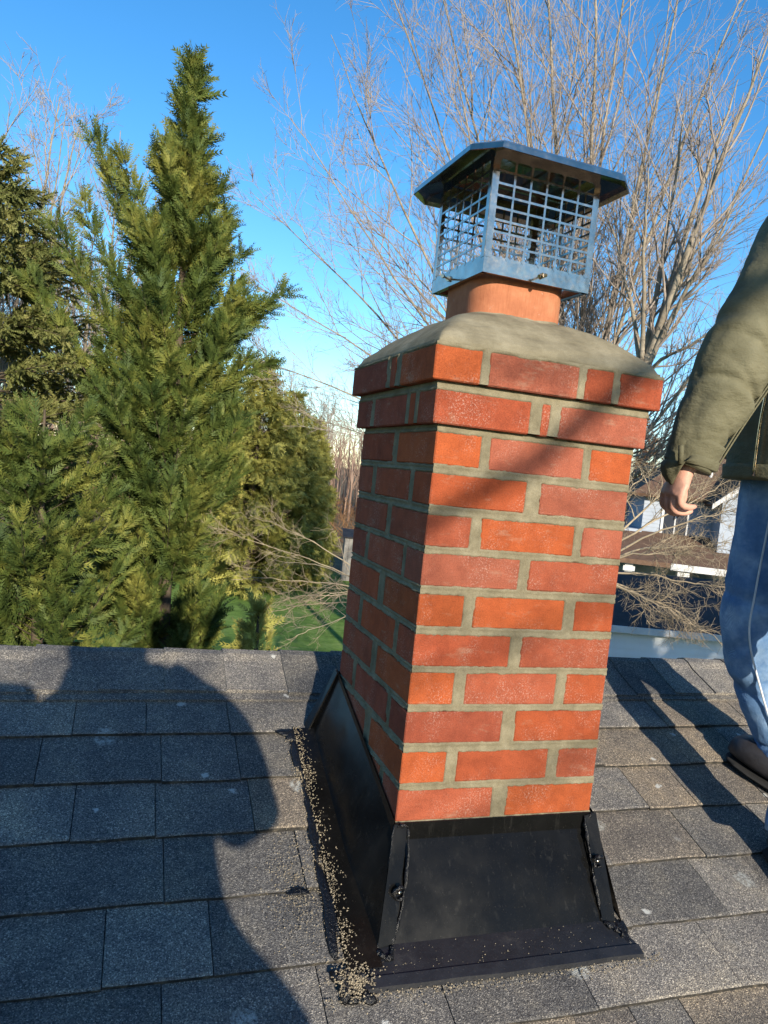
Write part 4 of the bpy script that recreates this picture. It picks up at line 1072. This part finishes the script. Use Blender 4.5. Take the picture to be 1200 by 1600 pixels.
for (x, y, d, r, lab) in ((385, 565, 29, 2.2, 'yellow-green hemlock at the lawn edge next to the cypress'), (438, 612, 31, 1.8, 'middle yellow-green hemlock at the far lawn edge'), (476, 655, 33, 1.25, 'shortest hemlock, rightmost at the far lawn edge'), (330, 600, 32, 2.2, 'hemlock half hidden behind the cypress')):
    b = at(x, 880, d); b[2] = -4.5; tp_ = at(x, y, d)
    if hp is None:
        hp = evergreen('hemlock_tree', lab, b, 0, [(-4.5, r), (-1, r), (tp_[2]-2, r*.55), (tp_[2], .05)], 'hemlock', 'hemlock', 45, nb=280, ns=26, sc=(.35, .7), elev=(-.1, .5), droop=.2, group='hemlocks along the lawn edge', top=(b[0], b[1], tp_[2]), tr=.16); h0 = tp_[2]+4.5
    else: copy_tree(hp, lab, tuple(b), (r/2.2, r/2.2, (tp_[2]+4.5)/h0), x*.7, 'hemlocks along the lawn edge')
bb = at(1000, 760, 36); bb[2] = -4.5; bt = at(1000, 660, 36)
evergreen('beech_tree', 'tree still holding dry brown leaves behind the chimney corner', bb, 0, [(-4.5, 2.6), (0, 2.8), (bt[2]-1, 1.6), (bt[2], .3)], 'leafbrown', 'hemlock', 50, nb=200, ns=10, sc=(.3, .6), elev=(.3, .9), top=bt, tr=.2)

# far woods as one mass of grey-brown stems and twigs
rg = np.random.default_rng(77); n = 700
X = rg.uniform(-20, 110, n); Y = rg.uniform(66, 120, n); Hh = rg.uniform(8.5, 12.5, n)*(.85+.0025*(Y-62))
st = np.stack([X, Y, np.full(n, -4.5)], -1)
P0, R0 = grow(st, np.tile([0, 0, 1.], (n, 1)), Hh, rg.uniform(.08, .18, n), 6, .05, .1, .15, rg)
pt = [tubes_np(P0, R0, 4)]
s_, d_, L_, r_ = kids(P0, R0, Hh, 11, .25, 1, (.35, .9), (.15, .35), .5, rg, .25)
P1, R1 = grow(s_, d_, L_, np.clip(r_, .02, .05), 2, .12, .1, .5, rg); pt.append(tubes_np(P1, R1, 3))
s_, d_, L_, r_ = kids(P1, R1, L_, 3, .3, 1, (.3, .8), (.4, .8), .6, rg, .2)
P2, R2 = grow(s_, d_, L_, np.full(len(L_), .018), 1, .12, .1, .6, rg); pt.append(tubes_np(P2, R2, 3))
v, f = merge(pt); np_obj('far_wood', v, f, 'farwood', label='grey-brown leafless woodland in the distance', cat='woodland', kind='stuff')
n = 1500; X = rg.uniform(-10, 80, n); Y = rg.uniform(45, 90, n); st = np.stack([X, Y, np.full(n, -4.5)], -1)
P0, R0 = grow(st, nrm(rg.normal(0, .5, (n, 3))+[0, 0, 1.]), rg.uniform(.8, 2.6, n), np.full(n, .03), 3, .15, .1, .4, rg)
s_, d_, L_, r_ = kids(P0, R0, np.full(n, 1.6), 6, .2, 1, (.3, .9), (.3, .7), .6, rg, .1); P1, R1 = grow(s_, d_, L_, np.full(len(L_), .018), 2, .15, .05, .5, rg)
v, f = merge([tubes_np(P0, R0, 3), tubes_np(P1, R1, 3)]); 
m_ = ~((f[:, 0] < 0)); np_obj('undergrowth', v, f, 'leafbrown', label='low brown brush at the foot of the far woodland', cat='brush', kind='stuff')

# ---- tree standing behind the photographer: its limbs throw the soft diagonal shadow on the bricks
S3 = np.array(SUN)
def back(p, dist): return np.array(p)+S3*dist
limb = [back((1.6, 0, 1.75), 6.6), back((.95, 0, 1.35), 6.5), back((.40, -.02, .90), 6.5), back((.03, 0, .60), 6.5), back((-.35, 0, .38), 6.5), back((-.8, 0, .25), 6.5)]
tb = np.array([2.9, -6.2, -4.5]); fkb = np.array([2.75, -6.2, 3.2])
limbs = [([fkb, limb[0], limb[1], limb[2], limb[3], limb[4], limb[5]], .042)]
for (p, dist, r) in (((.95, 0, .75), 6.5, .02), ((-.2, 0, .05), 7, .012), ((1.3, 0, .2), 6, .02)):
    pass
for (a, b, dist, r) in (((1.5, 0, .95), (-.3, 0, .12), 8.0, .034), ((1.4, 0, .6), (-.1, 0, -.2), 8.5, .032), ((1.6, 0, 1.4), (.1, 0, 1.25), 7.0, .022), ((2.0, -.1, .2), (.3, -.1, -.35), 8.5, .036)):
    A = back(a, dist); B = back(b, dist); limbs.append(([fkb+np.array([.1, -.2, .3]), A*.5+fkb*.5+np.array([.2, 0, .3]), A, A*.5+B*.5, B], r))
bare_tree('bare_tree', 'leafless tree behind the photographer whose limb shadows cross the bricks', tb, limbs, k1=5, k2=3, k3=0, seed=61, trunk_r=.16, fork=fkb, rtw=.004, len1=(.08, .18), wob=.1)

# ---- the garden behind the photographer (seen in the steel cap, shades the garage)
for (x, y, z, sd, lab) in ((-7.5, -21, 9, 81, 'tall leafless tree behind the photographer on the left'), (3.5, -23, 10, 82, 'tall leafless tree far behind the photographer, middle'), (9, -19, 9.5, 83, 'tall leafless tree behind the photographer on the right')):
    rg2 = np.random.default_rng(sd); fk_ = np.array([x, y, 0.]); ls = []
    for i in range(8):
        a = 2*math.pi*i/8+rg2.uniform(-.3, .3); e = fk_+np.array([math.cos(a)*3.0*rg2.uniform(.5, 1), math.sin(a)*3.0*rg2.uniform(.5, 1), z*rg2.uniform(.75, 1)]); ls.append(([fk_, fk_*.6+e*.4+np.array([0, 0, -.3]), e], .06))
    bare_tree('bare_tree', lab, (x, y, -4.5), ls, 'leafless trees behind the photographer', 8, 5, 0, seed=sd, trunk_r=.16, fork=fk_, rtw=.006)
ep = None
for (x, y, z, r, lab) in ((8.6, -8.0, 8.6, 2.1, 'tall spruce behind the photographer, nearer of two'), (11.4, -8.6, 8.4, 2.0, 'spruce behind the photographer farthest to the right'),
        (-9, -27, 5.5, 2.6, 'evergreen far behind the photographer on the left'), (-2.5, -31, 6.2, 2.8, 'evergreen far behind the photographer in the middle'), (4.5, -30, 5.6, 2.6, 'evergreen far behind the photographer right of centre'), (-17, -29, 6.5, 3, 'broad evergreen far behind the photographer at the outer left'), (11, -28, 6, 2.8, 'evergreen far behind the photographer at the right')):
    if ep is None: ep = evergreen('evergreen_tree', lab, (x, y, -4.5), z, [(-4.5, r), (-.5, r), (z-4, r*.8), (z, .05)], 'spruce', 'spruce', 72, nb=220, ns=22, sc=(.4, .8), elev=(-.1, .4), droop=.15, group='evergreens behind the photographer', tr=.15)
    else: copy_tree(ep, lab, (x, y, -4.5), (r/2.1, r/2.1, (z+4.5)/13.1), x*1.3, 'evergreens behind the photographer')

# ------------------------------------------------------------------ neighbouring buildings
class Frame:
    def __init__(s, A, B):
        s.o = np.array(A); d = np.array(B)-s.o; d[2] = 0; s.x = d/np.linalg.norm(d); s.y = np.array([-s.x[1], s.x[0], 0])
    def __call__(s, x, y, z): return tuple(s.o*np.array([1, 1, 0])+s.x*x+s.y*y+np.array([0, 0, z]))
def fbox(fr, a, b):
    (x0, y0, z0), (x1, y1, z1) = a, b
    return [fr(x0, y0, z0), fr(x1, y0, z0), fr(x1, y1, z0), fr(x0, y1, z0), fr(x0, y0, z1), fr(x1, y0, z1), fr(x1, y1, z1), fr(x0, y1, z1)]
def siding(fr, x0, x1, y, z0, z1, step=.13, parent=None, name='siding', mat='siding'):
    mb = MB(); z = z0
    while z < z1-.01:
        ze = min(z+step, z1); mb.add([fr(x0, y-.022, z), fr(x1, y-.022, z), fr(x1, y-.004, ze), fr(x0, y-.004, ze), fr(x0, y, z), fr(x1, y, z)], [(0, 1, 2, 3), (4, 5, 1, 0)]); z = ze
    return mb.build(name, mat, parent)
A = at(955, 974, 14); B = at(1140, 981, 14.9); G = Frame(A, B); ez = float(A[2])
gar = thing('garage', 'neighbouring garage with black roof and white lap siding in shade below the ridge', 'building', G(3, 2, -4.5))
MB().hexa(fbox(G, (-.8, 0, -4.5), (9, 6, ez-.02))).build('wall', 'siding', gar)
siding(G, -.8, 9, 0, ez-2.8, ez-.11, .125, gar)
rg_ = MB(); rt = .62
rg_.slab([G(-1.1, -.18, ez), G(9.4, -.18, ez), G(9.4, 3.2, ez+rt), G(-1.1, 3.2, ez+rt)], .06)
rg_.slab([G(9.4, 6.4, ez), G(-1.1, 6.4, ez), G(-1.1, 3.2, ez+rt), G(9.4, 3.2, ez+rt)], .06)
rg_.build('roof', 'roofblack', gar)
MB().hexa(fbox(G, (-1.1, -.215, ez-.11), (9.4, -.184, ez+.005))).build('fascia', 'white', gar)
MB().hexa(fbox(G, (-1.1, -.18, ez-.11), (9.4, .0, ez-.085))).build('soffit', 'white', gar)
A = at(955, 868, 27); B = at(1135, 878, 27.6); N_ = Frame(A, B); pz = float(A[2])
nh = thing('house', 'neighbouring pale house with brown roof and white porch columns behind bare branches', 'house', N_(4, 4, -4.5))
zw = float(at(1040, 772, 30)[2])
MB().hexa(fbox(N_, (1.2, 2.6, -4.5), (14, 10, zw))).build('wall', 'slate_shade', nh)
siding(N_, 1.2, 14, 2.6, pz+.6, zw, .14, nh, mat='slate_shade')
MB().hexa(fbox(N_, (-1.5, 2.4, -4.5), (1.2, 9, pz+.9))).build('wing_wall', 'slate_shade', nh)
mr = MB(); rz_ = float(at(1165, 690, 33)[2])
mr.slab([N_(.7, 2.1, zw-.05), N_(14.5, 2.1, zw-.05), N_(14.5, 6.3, rz_), N_(4.0, 6.3, rz_)], .12)
mr.slab([N_(.7, 10.5, zw-.05), N_(.7, 2.1, zw-.05), N_(4.0, 6.3, rz_), N_(4.0, 6.31, rz_)], .12)
mr.slab([N_(14.5, 10.5, zw-.05), N_(.7, 10.5, zw-.05), N_(4.0, 6.3, rz_), N_(14.5, 6.3, rz_)], .12)
hr = mr.build('roof', 'roofbrown', nh)
vp = MB().tube([N_(3.6, 3.6, zw+.4), N_(3.6, 3.6, zw+1.35), N_(3.75, 3.6, zw+1.45)], .06, 8); vp.build('vent_pipe', 'white', hr)
# front gable on the right of it
gx0, gx1, gz = 3.6, 8.4, zw+.35
gm_ = MB(); gm_.add([N_(gx0, 1.2, -4.5), N_(gx1, 1.2, -4.5), N_(gx1, 1.2, gz-.3), N_((gx0+gx1)/2, 1.2, gz+1.7), N_(gx0, 1.2, gz-.3), N_(gx0, 2.6, -4.5), N_(gx0, 2.6, gz-.3), N_(gx1, 2.6, -4.5), N_(gx1, 2.6, gz-.3)],
     [(0, 1, 2, 3, 4), (5, 0, 4, 6), (1, 7, 8, 2)]); gm_.build('gable_wall', 'slate_shade', nh)
xm = (gx0+gx1)/2
gr = MB(); gr.slab([N_(gx0-.35, 1.0, gz-.55), N_(xm, 1.0, gz+1.85), N_(xm, 5.5, gz+1.85), N_(gx0-.35, 4.5, gz-.55)], .1); gr.slab([N_(xm, 1.0, gz+1.85), N_(gx1+.35, 1.0, gz-.55), N_(gx1+.35, 4.5, gz-.55), N_(xm, 5.5, gz+1.85)], .1)
gr.build('gable_roof', 'roofbrown', nh)
for (p, q_) in ((gx0-.38, xm), (gx1+.38, xm)):
    MB().hexa([N_(p, .93, gz-.72), N_(q_, .93, gz+1.70), N_(q_, .985, gz+1.70), N_(p, .985, gz-.72), N_(p, .93, gz-.54), N_(q_, .93, gz+1.88), N_(q_, .985, gz+1.88), N_(p, .985, gz-.54)]).build('rake_board', 'white', nh)
for (x0, x1, z0, z1, y) in ((1.95, 2.75, pz+.75, pz+1.9, 2.6), (5.4, 6.5, pz+.9, pz+2.0, 1.2)):
    wn = MB().hexa(fbox(N_, (x0-.1, y-.06, z0-.1), (x1+.1, y-.023, z1+.1))).build('window', 'white', nh)
    MB().hexa(fbox(N_, (x0, y-.075, z0), ((x0+x1)/2-.03, y-.062, z1))).build('pane', 'glass', wn); MB().hexa(fbox(N_, ((x0+x1)/2+.03, y-.075, z0), (x1, y-.062, z1))).build('pane', 'glass', wn)
pr_ = MB(); pr_.slab([N_(-1.6, -.3, pz), N_(9, -.3, pz), N_(9, 2.55, pz+.85), N_(-1.6, 2.55, pz+.85)], .08); pr_.build('porch_roof', 'roofbrown', nh)
MB().hexa(fbox(N_, (1.9, -.36, pz-.22), (9, -.305, pz+.0))).build('porch_fascia', 'white', nh)
MB().hexa(fbox(N_, (-1.6, -.36, pz-.16), (1.88, -.305, pz+.0))).build('porch_fascia', 'roofbrown', nh)
for x in (.6, 2.35, 5.5, 8.5):
    c_ = MB().hexa(fbox(N_, (x-.13, -.15, -4.5), (x+.13, .11, pz-.02))); c_.hexa(fbox(N_, (x-.19, -.21, pz-.42), (x+.19, .17, pz-.26))); c_.build('porch_column', 'white', nh)
# board shed at the end of the lawn and two garden lights
sA = at(531, 925, 34); Sh = Frame(sA, sA+np.array([1, -.25, 0]))
shd = thing('board_shed', 'small grey board shed peeking out left of the chimney by the lawn', 'shed', Sh(1, 1, -4.5))
for i in range(11): MB().hexa(fbox(Sh, (i*.2, 0, -4.5), (i*.2+.188, .03, -2.55+rnd.uniform(-.01, .01)))).build('board', 'wood', shd)
for i in range(9): MB().hexa(fbox(Sh, (0.0, .035+i*.2, -4.5), (.03, .035+i*.2+.188, -2.55))).build('board', 'wood', shd)
MB().slab([Sh(-.1, -.1, -2.5), Sh(2.3, -.1, -2.5), Sh(2.3, 2, -2.3), Sh(-.1, 2, -2.3)], .06).build('roof', 'roofblack', shd)
for (x, y, lab) in ((372, 884, 'small white garden light at the lawn edge, left one'), (433, 886, 'small white garden light at the lawn edge, right one')):
    v_ = _f+(x-600)/FPX*_r-(y-800)/FPX*_u; p = CAM+v_*((-4.2-CAM[2])/v_[2]); p[2] = -4.5
    gl = thing('garden_light', lab, 'garden light', tuple(p), 'white lights along the lawn edge')
    MB().tube([p, p+np.array([0, 0, .28])], [.03, .03], 8).build('post', 'dark', gl); MB().tube([p+np.array([0, 0, .28]), p+np.array([0, 0, .42]), p+np.array([0, 0, .46])], [.09, .10, .04], 10).build('lamp_head', 'white', gl)
